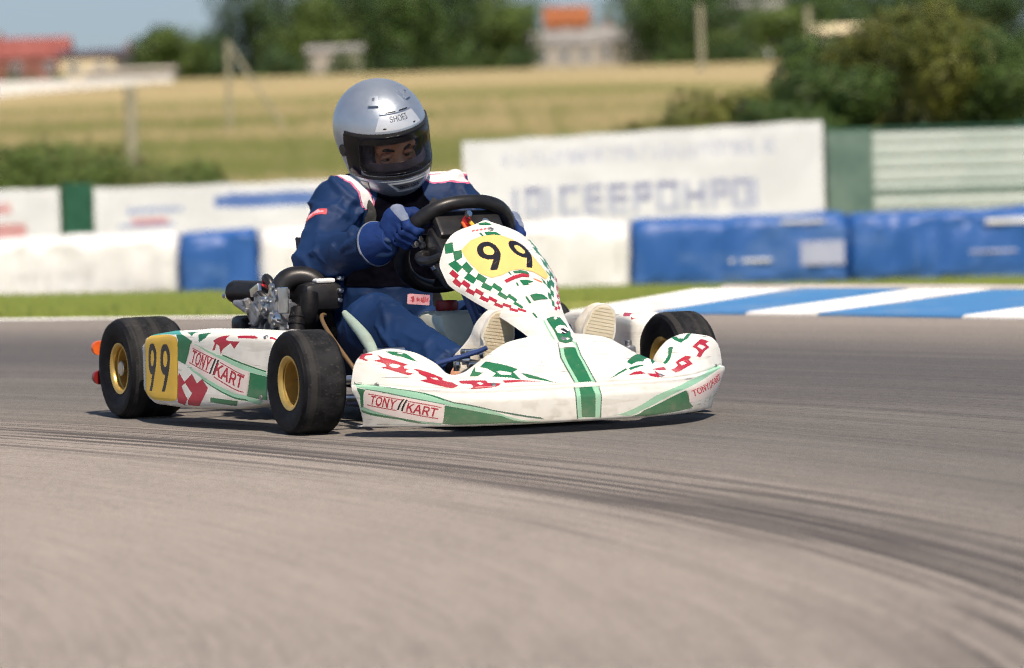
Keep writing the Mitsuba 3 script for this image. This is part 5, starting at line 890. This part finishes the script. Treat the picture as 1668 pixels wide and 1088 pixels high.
# ------------------------------------------------------------------ the driver
def clip_mesh(v, f, s):
    "keep the part of a mesh where the vertex values s are below zero"
    v, s = np.asarray(v), np.asarray(s); V = list(v); F = []; cache = {}
    def cut(a, b):
        k = (min(a, b), max(a, b))
        if k not in cache:
            t = s[a] / (s[a] - s[b]); V.append(v[a] + t * (v[b] - v[a])); cache[k] = len(V) - 1
        return cache[k]
    ins = s < 0; n = ins[f].sum(1); F = [tuple(x) for x in f[n == 3]]
    for tri in f[(n == 1) | (n == 2)]:
        poly = []
        for i in range(3):
            a, b = tri[i], tri[(i + 1) % 3]
            if ins[a]: poly.append(a)
            if ins[a] != ins[b]: poly.append(cut(a, b))
        for i in range(1, len(poly) - 1): F.append((poly[0], poly[i], poly[i + 1]))
    m = trimesh.Trimesh(np.array(V), np.array(F), process=False); m.remove_unreferenced_vertices(); return m
def vnormals(v, f):
    n = np.zeros_like(v); c = np.cross(v[f[:, 1]] - v[f[:, 0]], v[f[:, 2]] - v[f[:, 0]])
    for k in range(3): np.add.at(n, f[:, k], c)
    return n / (np.linalg.norm(n, axis=1, keepdims=True) + 1e-12)
def relax(v, f, n=2):
    m = trimesh.Trimesh(v, f, process=False); trimesh.smoothing.filter_taubin(m, 0.5, -0.52, n); return np.array(m.vertices), f
J = dict(pelvis=(.25, .02, .165), belly=(.275, .02, .29), chest=(.305, .03, .46), neck=(.33, .02, .585), sr=(.33, -.122, .562), er=(.43, -.232, .412), wr=(.715, -.155, .472), sl=(.345, .195, .575), el=(.48, .275, .40), wl=(.69, .165, .438),
         hr=(.29, -.08, .155), kr=(.70, -.188, .248), ar=(1.142, -.162, .136), hl=(.29, .11, .155), kl=(.70, .22, .27), al=(1.12, .185, .145))
J = {k: np.array(v, float) for k, v in J.items()}
# ridges of the cloth: at the shoulder, across the elbow, along the forearm, over the knee and at the hem
FOLDS = [[(.338,-.146,.628),(.386,-.137,.594),(.401,-.093,.561)],[(.312,-.194,.564),(.408,-.169,.549),(.414,-.128,.519)],[(.461,-.284,.436),(.506,-.263,.449),(.451,-.195,.486),(.415,-.13,.51)],[(.485,-.28,.404),(.494,-.268,.424),(.524,-.256,.453)],[(.5,-.245,.385),(.544,-.251,.419),(.568,-.249,.457)],[(.608,-.239,.45),(.646,-.225,.47),(.704,-.208,.495)],[(.585,-.235,.426),(.613,-.207,.418)],[(.77,-.203,.305),(.841,-.22,.267),(.901,-.237,.207)],[(.766,-.239,.27),(.79,-.203,.296)],[(1.066,-.219,.185),(1.055,-.195,.212),(1.016,-.171,.225)],[(1.036,-.22,.193),(1.014,-.197,.217),(.507,.087,.207)],[(.784,-.178,.299),(.437,.082,.245),(.538,.103,.193)],[(.913,-.217,.238),(1.041,-.206,.21)],[(.816,-.238,.254),(.957,-.237,.181)],[(.392,-.137,.582),(.414,-.176,.534),(.439,-.183,.493)],[(.405,-.094,.543),(.616,-.217,.488)]]
def suit_sdf(P, g=0.0, arms=True):
    c = lambda a, b, ra, rb: cap(P, J[a], J[b], ra + g, rb + g)
    ds = [c('pelvis', 'belly', .125, .125), c('belly', 'chest', .125, .130), c('chest', 'neck', .118, .065), cap(P, J['sr'] + [0, .03, 0], J['sl'] - [0, .03, 0], .072 + g, .072 + g), c('hr', 'kr', .092, .074), c('kr', 'ar', .076, .066), c('hl', 'kl', .092, .074), c('kl', 'al', .074, .058)]
    if arms: ds += [c('sr', 'er', .066, .069), c('er', 'wr', .070, .047), c('sl', 'el', .070, .064), c('el', 'wl', .064, .043)]
    return smin(ds, 0.011)
def suit_fn(P): return np.maximum(suit_sdf(P), np.maximum(P[..., 0] - 1.142 + .25 * P[..., 2] * 0, (P[..., 2] - 0.64) * 1.0))
sv, sf = surfnet(suit_fn, (0.08, -.36, .02), (1.16, .42, .68), 0.0052)
sv, sf = relax(sv, sf, 3)
nn = vnormals(sv, sf)
def along(p, a, b): d = J[b] - J[a]; L = np.linalg.norm(d); t = ((p - J[a]) @ d) / L; q = p - J[a] - t[:, None] * d / L; return t, np.linalg.norm(q, axis=1), L
wr_ = np.zeros(len(sv))
for a, b in (('sr', 'er'), ('er', 'wr'), ('sl', 'el'), ('el', 'wl'), ('hr', 'kr'), ('kr', 'ar'), ('hl', 'kl'), ('kl', 'al')):
    t, r, L = along(sv, a, b); on = np.exp(-(np.maximum(r - .05, 0) / .03) ** 2) * (t > -.04) * (t < L + .04)
    w1 = meshkit.fbm(np.c_[sv * [8, 8, 8]] + 3.3, 3); ph = t * 30 + 10.0 * w1 + 2.0 * np.arctan2(nn[:, 1], nn[:, 2])
    joint = np.exp(-((t - 0) / .07) ** 2) + np.exp(-((t - L) / .07) ** 2)
    wr_ = np.maximum(wr_, 0) + on * (0.003 + 0.013 * np.clip(joint, 0, 1)) * (1 - np.abs(np.sin(ph))) ** 1.6
big = meshkit.fbm(sv * 7 + 11, 3) - .5; rid = (1 - np.abs(2 * meshkit.fbm(sv * [11, 11, 8] + 5, 2) - 1)) ** 4
fd = np.full(len(sv), -.02)
for l in FOLDS:
    c_ = spline(l, 9) if len(l) > 2 else np.linspace(l[0], l[1], 6); m_ = len(c_)
    dd = np.min([np.linalg.norm(sv - q_, axis=1) / (0.55 + 0.45 * math.sin(math.pi * (i_ + .7) / (m_ + .4))) for i_, q_ in enumerate(np.concatenate([c_, (c_[1:] + c_[:-1]) / 2]))] if False else [cap(sv, c_[i_], c_[i_ + 1], 0, 0) / (0.5 + 0.5 * math.sin(math.pi * (i_ + .8) / (m_ + .2))) for i_ in range(m_ - 1)], axis=0)
    fd = np.maximum(fd, .0155 * np.exp(-(dd / .0115) ** 2) - .0065 * np.exp(-((dd - .027) / .012) ** 2))
fd = np.where(fd <= -.0199, 0, fd)
sv = sv + nn * (fd + wr_ + big * .022 + rid * 0.007 - .007)[:, None]
sv, sf = relax(sv, sf, 2); nn = vnormals(sv, sf)
PD = 'person'
def pp(name, mesh, bsdf, parent=None, smooth=True, label=None): return obj(name, mesh, bsdf, PD + ('__' + parent if parent else ''), smooth, label, frame=KW)
# the head, turned as he looks into the bend
HC = np.array([.356, -.002, .738]); HR = rotm('z', 0) @ rotm('x', 12) @ rotm('y', 17)
def HW(v): return np.asarray(v) @ HR.T + HC
FO = np.array([-.006, 0, -.030])
def head_sdf(P):
    P = P - FO.astype(np.float32)
    d = [ell(P, (-.005, 0, .025), (.098, .078, .108)), ell(P, (.028, 0, -.055), (.062, .058, .065)), cap(P, (.080, 0, .018), (.100, 0, -.022), .0085, .0135), cap(P, (.095, -.012, -.026), (.095, .012, -.026), .008, .008), cap(P, (.078, -.042, .027), (.083, .042, .027), .0135, .0135), cap(P, (.062, -.048, -.022), (.066, -.03, -.03), .020, .020), cap(P, (.062, .048, -.022), (.066, .03, -.03), .020, .020),
         cap(P, (.084, -.018, -.062), (.084, .018, -.062), .008, .008), cap(P, (0, -.08, 0), (0, -.08, .02), .012, .012), cap(P, (0, .08, 0), (0, .08, .02), .012, .012), cap(P, (-.02, 0, -.08), (-.03, 0, -.16), .055, .06)]
    d = smin(d, .007)
    for s in (-1, 1): d = -smin([-d, ell(P, (.098, s * .033, .006), (.020, .019, .0125))], .004)
    return d
hv, hf = surfnet(head_sdf, (-.12, -.11, -.22), (.13, .11, .12), 0.0026)
hv, hf = relax(hv, hf, 2)
def body_fn(P): return np.maximum(suit_sdf(P, -.028), P[..., 2] - 0.66)
bv, bf = surfnet(body_fn, (0.1, -.33, .04), (1.2, .39, .70), 0.011)
pp('body', join((HW(hv), hf), (bv, bf)), 'skin', label='face of the driver seen through the visor')
for s in (-1, 1):
    e = trimesh.creation.icosphere(3, .0125); pp('eyeball', HW(np.array(e.vertices) + FO + [.0775, s * .033, .006]), None) if False else None
    ek = pp('eyeball', (HW(np.array(e.vertices) + FO + [.0755, s * .033, .003]), e.faces), 'eye_white')
    i = trimesh.creation.icosphere(3, .0062); pp('iris', (HW(np.array(i.vertices) * [.55, 1, 1] + FO + [.0862, s * .030 , .000]), i.faces), 'eye_dark', ek[len(PD) + 2:])
    lid = tube([(.081, s * .017, .002), (.0885, s * .026, .0080), (.0885, s * .036, .0080), (.081, s * .049, .001)], [.003, .0062, .0062, .003], 8, 16); lo_ = tube([(.081, s * .018, -.004), (.0885, s * .027, -.0105), (.088, s * .037, -.0105), (.080, s * .048, -.004)], [.002, .0045, .0045, .002], 8, 16); pp('eyelid', (HW(lo_[0] + FO), lo_[1]), 'skin'); pp('eyelid', (HW(lid[0] + FO), lid[1]), 'skin')
    b = tube([(.0955, s * .013, .021), (.0965, s * .028, .026), (.090, s * .042, .028), (.080, s * .053, .023)], [.003, .0046, .0042, .0016], 8, 20); pp('eyebrow', (HW(b[0] + FO), b[1]), 'hair')
pp('racing_suit', (sv, sf), 'blue_suit', label='blue racing suit with white shoulder patches')
RS = 'racing_suit'
def patch(name, bsdf, s, off, label=None, parent=RS, m=None):
    v, f = (sv, sf) if m is None else m
    c = clip_mesh(v + vnormals(v, f) * off, f, s)
    if len(c.faces): return pp(name, (np.array(c.vertices), np.array(c.faces)), bsdf, parent, True, label)
def capd(a, b, r): return cap(sv, a, b, r, r)
front = lambda: 0
for a, b, r, pr_ in (((.28, -.125, .665), (.36, -.100, .635), .024, None), ((.36, -.100, .635), (.405, -.075, .565), .017, None), ((.32, .115, .665), (.37, .225, .665), .034, None), ((.385, .13, .63), (.405, .225, .63), .020, None)):
    s = capd(a, b, r); patch('shoulder_patch', 'white_cloth', s, .0016, label='white shoulder patch'); patch('piping', 'pink_piping', np.maximum(s - .005, -s), .0012)
def badge(c, ax, nrm, hl, hw):
    c, ax, nrm = map(lambda x: np.array(x, float), (c, ax, nrm)); ax /= np.linalg.norm(ax); nrm -= ax * (nrm @ ax); nrm /= np.linalg.norm(nrm); b = np.cross(nrm, ax); q = sv - c
    return q @ ax, q @ b, np.maximum(np.maximum(np.abs(q @ ax) - hl, np.abs(q @ b) - hw), np.maximum(np.abs(q @ nrm) - .05, .2 - nn @ nrm))
def cloth_badge(c, ax, nrm, hl, hw, m1, m2, label):
    u, b, s = badge(c, ax, nrm, hl, hw); patch('cloth_badge', m1, s, .0014, label=label)
    st = np.minimum.reduce([np.maximum(np.abs(u - x) - .0022, np.abs(b) - hw * .5) for x in np.linspace(-hl * .75, hl * .75, 9)] + [np.maximum(np.abs(np.abs(b) - hw * .5 * z) - .0018, np.abs(u - x) - .005) for x, z in ((-hl * .6, 1), (-hl * .1, 0), (hl * .4, 1))])
    patch('badge_lettering', m2, np.maximum(st, s), .0024)
cloth_badge((.384, -.219, .540), (.055, .03, .022), (.1, -.87, .5), .034, .0105, 'red_patch', 'pink_cloth', 'small red badge on the right sleeve')
cloth_badge((.398, .070, .300), (-.03, .10, -.01), (.94, .30, .0), .042, .014, 'pink_cloth', 'red_patch', 'pink badge with red lettering at the waist')
# chest protector and straps
td = smin([cap(sv, J['belly'], J['chest'], .125, .13), cap(sv, J['chest'], J['neck'], .118, .065)], .013)
ad = np.minimum(cap(sv, J['sr'], J['er'], .060, .056), cap(sv, J['sl'], J['el'], .06, .056)); ad = np.minimum(ad, np.minimum(cap(sv, J['er'], J['wr'], .06, .05), cap(sv, J['el'], J['wl'], .06, .05)))
s = np.max([np.abs(sv[:, 1] - .03) - (.085 + .05 * np.clip((.56 - sv[:, 2]) / .2, 0, 1)), .20 - sv[:, 2], sv[:, 2] - .625, td - .03, .018 - ad, .30 - sv[:, 0], .34 - sv[:, 2]], 0)
vk = patch('chest_protector', 'black_cloth', s, .005, label='black chest protector')
for a, b in (((.36, -.075, .62), (.455, -.058, .40)), ((.37, .125, .62), (.455, .105, .42))):
    s = np.maximum(capd(a, b, .019), .012 - ad); c_ = clip_mesh(sv + nn * .0085, sf, s); c_.merge_vertices(); c_ = max(c_.split(only_watertight=False), key=lambda x: x.area)
    pp('strap', (np.array(c_.vertices), np.array(c_.faces)), 'dark_strap', RS)
cv = tube([(.30, .01, .56), (.325, .002, .60), (.34, -.006, .66)], [.088, .074, .068], 28, 14); pp('neck_scarf', cv, 'black_cloth')
cl = tube([(.345, -.075, .595), (.375, -.03, .575), (.385, .03, .575), (.37, .09, .60), (.31, .11, .63), (.26, .03, .63), (.28, -.07, .62)], .024, 12, 50); pp('collar', cl, 'navy_suit')
# hands in gloves
def hand(a, wrist, side):
    c = rimpt(np.array([a]))[0]; d = 1e-3; t = rimpt(np.array([a + d]))[0] - rimpt(np.array([a - d]))[0]; t /= np.linalg.norm(t); t *= -1 if side < 0 else 1
    if t[2] < 0: t = -t
    o = c - SC; o -= SN * (o @ SN); o /= np.linalg.norm(o); n = SN
    ch = []; q = lambda po, pn, pt: c + o * (.003 + po * .88) + n * pn * .88 + t * pt * .88
    for i, (ln, r) in enumerate(((.86, .0098), (1.0, .0105), (1.05, .0107), (.96, .0104))):        # little to index finger
        z = (i - 1.5) * .0215; w = ln
        kn = [q(.034, .012, z * 1.05), q(.036 * w, -.022 * w, z), q(.006, -.037 * w, z * .96), q(-.022 * w, -.020 * w, z * .93)]
        ch.append([(kn[0], kn[1], r + .0022, r + .0010), (kn[1], kn[2], r + .001, r), (kn[2], kn[3], r, r - .0012)])
    th = [q(.022, .045, .025), q(-.004, .036, .045), q(-.024, .018, .052), q(-.034, -.004, .050)]
    thumb = [(th[0], th[1], .0165, .0135), (th[1], th[2], .0135, .0118), (th[2], th[3], .0118, .0102)]
    wv = np.asarray(wrist, float); pb = q(.036, .052, -.004)
    palm = [(pb + t * zz, q(.033, .012, zz * 1.15), .017, .0145) for zz in (-.026, -.009, .009, .026)] + [(wv, pb, .031, .026)]
    def fn(P):
        fs = [smin([cap(P, *s_) for s_ in f_], .0022) for f_ in ch]; pl = smin([cap(P, *s_) for s_ in palm], .006); tb = smin([cap(P, *s_) for s_ in thumb], .003)
        return smin([np.minimum.reduce(fs), pl, tb], .0028)
    lo = np.min([c, wv, pb], 0) - .075; hi = np.max([c, wv, pb], 0) + .075
    v, f = surfnet(fn, lo, hi, .0027); v, f = relax(v, f, 2); v = v + vnormals(v, f) * ((meshkit.fbm(v * 60, 2) - .5) * .003)[:, None]
    g = pp('glove', (v, f), 'blue_glove', label='blue glove closed round the steering wheel')
    gk = g[len(PD) + 2:]; fore = J['er'] if side < 0 else J['el']; ax = (wv - fore) / np.linalg.norm(wv - fore)
    pv = cap(v, q(.045, .055, .036), q(.044, .004, .046), .016, .012); cb_ = clip_mesh(v + vnormals(v, f) * .0016, f, pv)
    if len(cb_.faces): pp('back_pad', (np.array(cb_.vertices), np.array(cb_.faces)), 'grey_glove', gk)
    cuff = tube([wv - ax * .060, wv - ax * .030, wv + ax * .004, wv + ax * .018], [.0595, .053, .043, .036], 28, 16); pp('cuff', cuff, 'blue_glove', gk)
    e = wv - ax * .060; B = tube([e - ax * .003, e + ax * .003], .0605, 28); pp('cuff_trim', B, 'grey_glove', gk)
    return v
hand(math.radians(164), J['wr'] + [.012, 0, .002], -1); hand(math.radians(3), J['wl'] + [.012, 0, 0], 1)
wp = trimesh.convex.convex_hull(np.array([(.62, -.100, .535), (.665, -.098, .535), (.65, -.10, .488), (.62, -.095, .495), (.62, -.085, .535), (.665, -.085, .535), (.65, -.088, .488)])); pp('wrist_tab', (np.array(wp.vertices), np.array(wp.faces)), 'white_cloth', smooth=30)
# shoes on the pedals, soles towards the front
def shoe(ank, heel, toe, label):
    ank, heel, toe = map(lambda x: np.array(x, float), (ank, heel, toe)); ax = toe - heel; L = np.linalg.norm(ax); ax /= L
    ns = np.array([1.0, 0, 0]); ns -= ax * (ns @ ax); ns /= np.linalg.norm(ns); lat = np.cross(ns, ax)
    ball = heel + ax * L * .68
    def fn(P):
        d = smin([cap(P, heel - ns * .012, ball - ns * .006, .036, .044), cap(P, ball - ns * .006, toe, .043, .036), cap(P, heel - ns * .02, ank, .033, .037), cap(P, ball - ns * .025, ank, .030, .037)], .008)
        return np.maximum(d, ((P - heel) @ ns.astype(np.float32)) - .020)
    lo = np.min([ank, heel, toe], 0) - .07; hi = np.max([ank, heel, toe], 0) + .07; v, f = surfnet(fn, lo, hi, .0038); v, f = relax(v, f, 2)
    k = pp('shoe', (v, f), 'shoe_white', label=label); kk = k[len(PD) + 2:]
    from shapely.geometry import LineString, Point
    ou = Point(0, 0).buffer(.034).union(Point(L * .68, 0).buffer(.044)).union(Point(L, 0).buffer(.037)).convex_hull
    out = ou.difference(Point(L * .32, .062).buffer(.030)).buffer(.004).buffer(-.002)
    m = trimesh.creation.extrude_polygon(out, .010, engine='earcut'); vv = np.array(m.vertices); W = heel + vv[:, :1] * ax + vv[:, 1:2] * lat + (vv[:, 2:3] + .019) * ns
    fs = np.array(m.faces); 
    if np.linalg.det(np.stack([ax, lat, ns])) < 0: fs = fs[:, ::-1]
    so = pp('sole', (W, fs), 'shoe_white', kk, smooth=30)
    ribs = []
    for q in np.arange(-.03, L + .034, .0088):
        c_ = LineString([(q, -.1), (q, .1)]).buffer(.0030, cap_style=2).intersection(out.buffer(-.006))
        for g_ in getattr(c_, 'geoms', [c_]):
            if g_.area > 1e-6:
                mm = trimesh.creation.extrude_polygon(g_, .0035, engine='earcut'); vv = np.array(mm.vertices); ribs.append((heel + vv[:, :1] * ax + vv[:, 1:2] * lat + (vv[:, 2:3] + .0288) * ns, np.array(mm.faces) if np.linalg.det(np.stack([ax, lat, ns])) > 0 else np.array(mm.faces)[:, ::-1]))
    inn = trimesh.creation.extrude_polygon(out.buffer(-.005), .0012, engine='earcut'); vv = np.array(inn.vertices); ribs.append((heel + vv[:, :1] * ax + vv[:, 1:2] * lat + (vv[:, 2:3] + .0285) * ns, np.array(inn.faces) if np.linalg.det(np.stack([ax, lat, ns])) > 0 else np.array(inn.faces)[:, ::-1]))
    obj('tread', join(*ribs), 'shoe_sole', PD + '__' + kk, smooth=False, frame=KW, kind='stuff')
    lace = [tube([ank - lat * .028 + (toe - ank) * q + ns * -.012 , ank + (toe - ank) * q - ns * (.044), ank + lat * .028 + (toe - ank) * q + ns * -.012], .0030, 6, 12) for q in (.30, .42, .54)]
    for l_ in lace: pp('lace', l_, 'white_cloth', kk)
shoe((1.145, -.145, .150), (1.195, -.098, .178), (1.212, -.084, .266), 'white racing shoe on the brake side with a worn toe')
shoe((1.13, .185, .155), (1.195, .182, .165), (1.213, .203, .268), 'white racing shoe with a ribbed beige sole')
for a, dx in (('ar', 0), ('al', 0)): pp('sock', tube([J[a] - [.10, 0, -.025], J[a] + [.02, .004, .008]], [.046, .040], 20), 'black_cloth')
# helmet
def hel(P):
    return smin([ell(P, (-.012, 0, .032), (.137, .123, .125)), ell(P, (.030, 0, -.068), (.115, .104, .088))], .020)
def port(P, hy, z0, z1, r):
    psi = np.arctan2(P[..., 1], np.maximum(P[..., 0], -.2) + .0) * .125; zc = (z0 + z1) / 2; q = np.stack([np.abs(psi) - hy + r, np.abs(P[..., 2] - zc + .10 * psi ** 2 * 0) - (z1 - z0) / 2 + r], -1)
    return np.linalg.norm(np.maximum(q, 0), axis=-1) + np.minimum(q.max(-1), 0) - r
def shell(P): d = hel(P); return np.maximum(np.maximum(np.maximum(d, -(d + .013)), -port(P, .126, -.056, .046, .03)), -.150 - P[..., 2])
def lining(P): d = hel(P); return np.maximum(np.maximum(np.maximum(d + .0132, -(d + .034)), -port(P, .092, -.052, .034, .028)), -.146 - P[..., 2])
hlm = None
v, f = surfnet(shell, (-.17, -.15, -.17), (.17, .15, .18), .0034); v, f = relax(v, f, 2)
hk = pp('helmet', (HW(v), f), 'helmet_paint', smooth=45, label='silver grey full face helmet with clear visor'); hk = hk[len(PD) + 2:]
def gasket(P): d = hel(P); po = port(P, .126, -.056, .046, .03); return np.maximum(np.maximum(np.abs(d + .006) - .010, po - .0025), -po - .0055)
v, f = surfnet(gasket, (-.17, -.15, -.12), (.17, .15, .10), .0030); v, f = relax(v, f, 2); pp('port_gasket', (HW(v), f), 'visor_black', hk)
v, f = surfnet(lining, (-.17, -.15, -.17), (.17, .15, .18), .0045); pp('lining', (HW(v), f), 'helmet_lining', hk)
def hsurf(psi, z, off=0.0):
    lo, hi = np.zeros_like(psi), np.full_like(psi, .22); dx, dy = np.cos(psi), np.sin(psi)
    for _ in range(26):
        m = (lo + hi) / 2; d = hel(np.stack([m * dx, m * dy, z], -1)); lo = np.where(d < 0, m, lo); hi = np.where(d < 0, hi, m)
    P = np.stack([lo * dx, lo * dy, z], -1); N = P / np.array([.019, .016, .018]); N /= np.linalg.norm(N, axis=-1, keepdims=True); return P + N * off
def hgrid(p0, p1, z0, z1, off=0.0, nu=48, nv=24):
    A_, Z_ = np.meshgrid(np.linspace(p0, p1, nu), np.linspace(z0, z1, nv), indexing='ij'); return HW(hsurf(A_, Z_, off))
VG = hgrid(-1.36, 1.36, -.066, .054, .0032, 90, 30); i, j = np.meshgrid(np.arange(89), np.arange(29), indexing='ij'); I_ = lambda a, b: a * 30 + b
pp('visor', (VG.reshape(-1, 3), np.stack([I_(i, j), I_(i + 1, j), I_(i + 1, j + 1), I_(i, j + 1)], -1).reshape(-1, 4)), 'visor_glass', hk, label='slightly tinted visor')
# dark rim of the eye port and tinted strip at its top
def hsub(name, m, bsdf, smooth=40): return pp(name, m, bsdf, hk, smooth)
def hpatch(p0, p1, z0, z1, off, th, **k): P = hgrid(p0, p1, z0, z1, off, **k); fl = (grid_normals(P)[P.shape[0] // 2, P.shape[1] // 2] @ (P[P.shape[0] // 2, P.shape[1] // 2] - HC)) < 0; return grid_solid(P, th, flip=fl)
hsub('visor_strip', hpatch(-1.0, 1.0, .0250, .0470, .0012, .0012, nu=50, nv=8), 'visor_black')
for z0, z1 in ((-.0665, -.0585), (.0465, .0545)): hsub('visor_seal', hpatch(-1.40, 1.40, z0, z1, .0042, .003), 'black_plastic')
hsub('breath_guard', hpatch(-.85, .85, -.060, -.034, -.016, .004, nu=30, nv=8), 'helmet_lining')
for s in (-1, 1):
    hsub('visor_seal', hpatch(*(sorted((s * 0.99, s * 1.42))), -.0580, .0460, .0042, .003, nu=24), 'visor_black')
    p = HW(hsurf(np.array([s * 1.52]), np.array([-.004]), .006))[0]; q = HW(hsurf(np.array([s * 1.52]), np.array([-.004]), -.004))[0]; hsub('visor_pivot', cyl(q, p, .017, 20), 'black_plastic')
    hsub('crown_vent', hpatch(s * .62 - .16, s * .62 + .16, .118, .136, .010, .009, nu=12, nv=8), 'helmet_paint'); p = HW(hsurf(np.array([s * .62]), np.array([.129]), .009))[0]; hsub('vent_screw', cyl(p, p + (p - HC) * .04, .004, 8), 'chrome')
    hsub('chin_side_vent', hpatch(s * .95 - .10, s * .95 + .10, -.108, -.078, .003, .003, nu=12, nv=8), 'cast_alloy')
hsub('brow_vent', hpatch(-.46, .46, .100, .117, .0065, .007, nu=24, nv=10), 'helmet_paint')
for s in (-1, 1): hsub('vent_slot', hpatch(s * .18 - .13, s * .18 + .13, .1005, .1035, .0073, .002, nu=10, nv=4), 'black_plastic')
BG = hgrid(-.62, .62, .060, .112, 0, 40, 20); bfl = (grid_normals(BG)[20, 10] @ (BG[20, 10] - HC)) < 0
hsub('forehead_highlight', decal(BG, [Polygon([(.02, .02), (.98, .02), (.86, .93), (.14, .93)])], .0010, bfl), 'helmet_highlight', True)  # paler patch painted on the brow as its sun highlight
hsub('forehead_lettering', decal_text(BG, 'SHOEI', [(.31, .40), (.69, .40), (.68, .68), (.32, .68)], .0020, bfl, False), 'black_film', False)
for u_, v_ in ((.20, .10), (.80, .10)): hsub('visor_tab', decal(BG, [Polygon([(u_ - .03, v_), (u_ + .03, v_), (u_ + .03, v_ + .07), (u_ - .03, v_ + .07)])], .0022, bfl), 'black_film', False)
CG = hgrid(-.60, .60, -.122, -.072, 0, 48, 20); cfl = (grid_normals(CG)[24, 10] @ (CG[24, 10] - HC)) < 0
hsub('chin_vent', decal(CG, [Polygon([(.14, .86), (.86, .86), (.70, .26), (.30, .26)], [[(.20, .78), (.80, .78), (.675, .34), (.325, .34)]])], .0025, cfl), 'helmet_white', True)
hsub('chin_vent', decal(CG, [Polygon([(.23, .74), (.77, .74), (.66, .39), (.34, .39)])], .0016, cfl), 'cast_alloy', True)
for vz in (.48, .60): hsub('vent_slot', decal(CG, [Polygon([(.33, vz), (.49, vz), (.49, vz + .035), (.33, vz + .05)]), Polygon([(.51, vz), (.67, vz), (.67, vz + .05), (.51, vz + .035)])], .0024, cfl), 'dark_metal', True)
hsub('chin_line', decal(CG, [Polygon([(.0, .93), (1, .93), (1, .97), (0, .97)])], .0014, cfl), 'helmet_white', True)
hsub('bottom_trim', tube(HW(hsurf(np.linspace(0, 2 * np.pi, 73)[:-1], np.full(72, -.1495), -.004)), .0055, 8, closed=True), 'black_plastic')
tag(PD, 'driver in blue suit, blue gloves and silver full face helmet gripping the steering wheel', 'person')
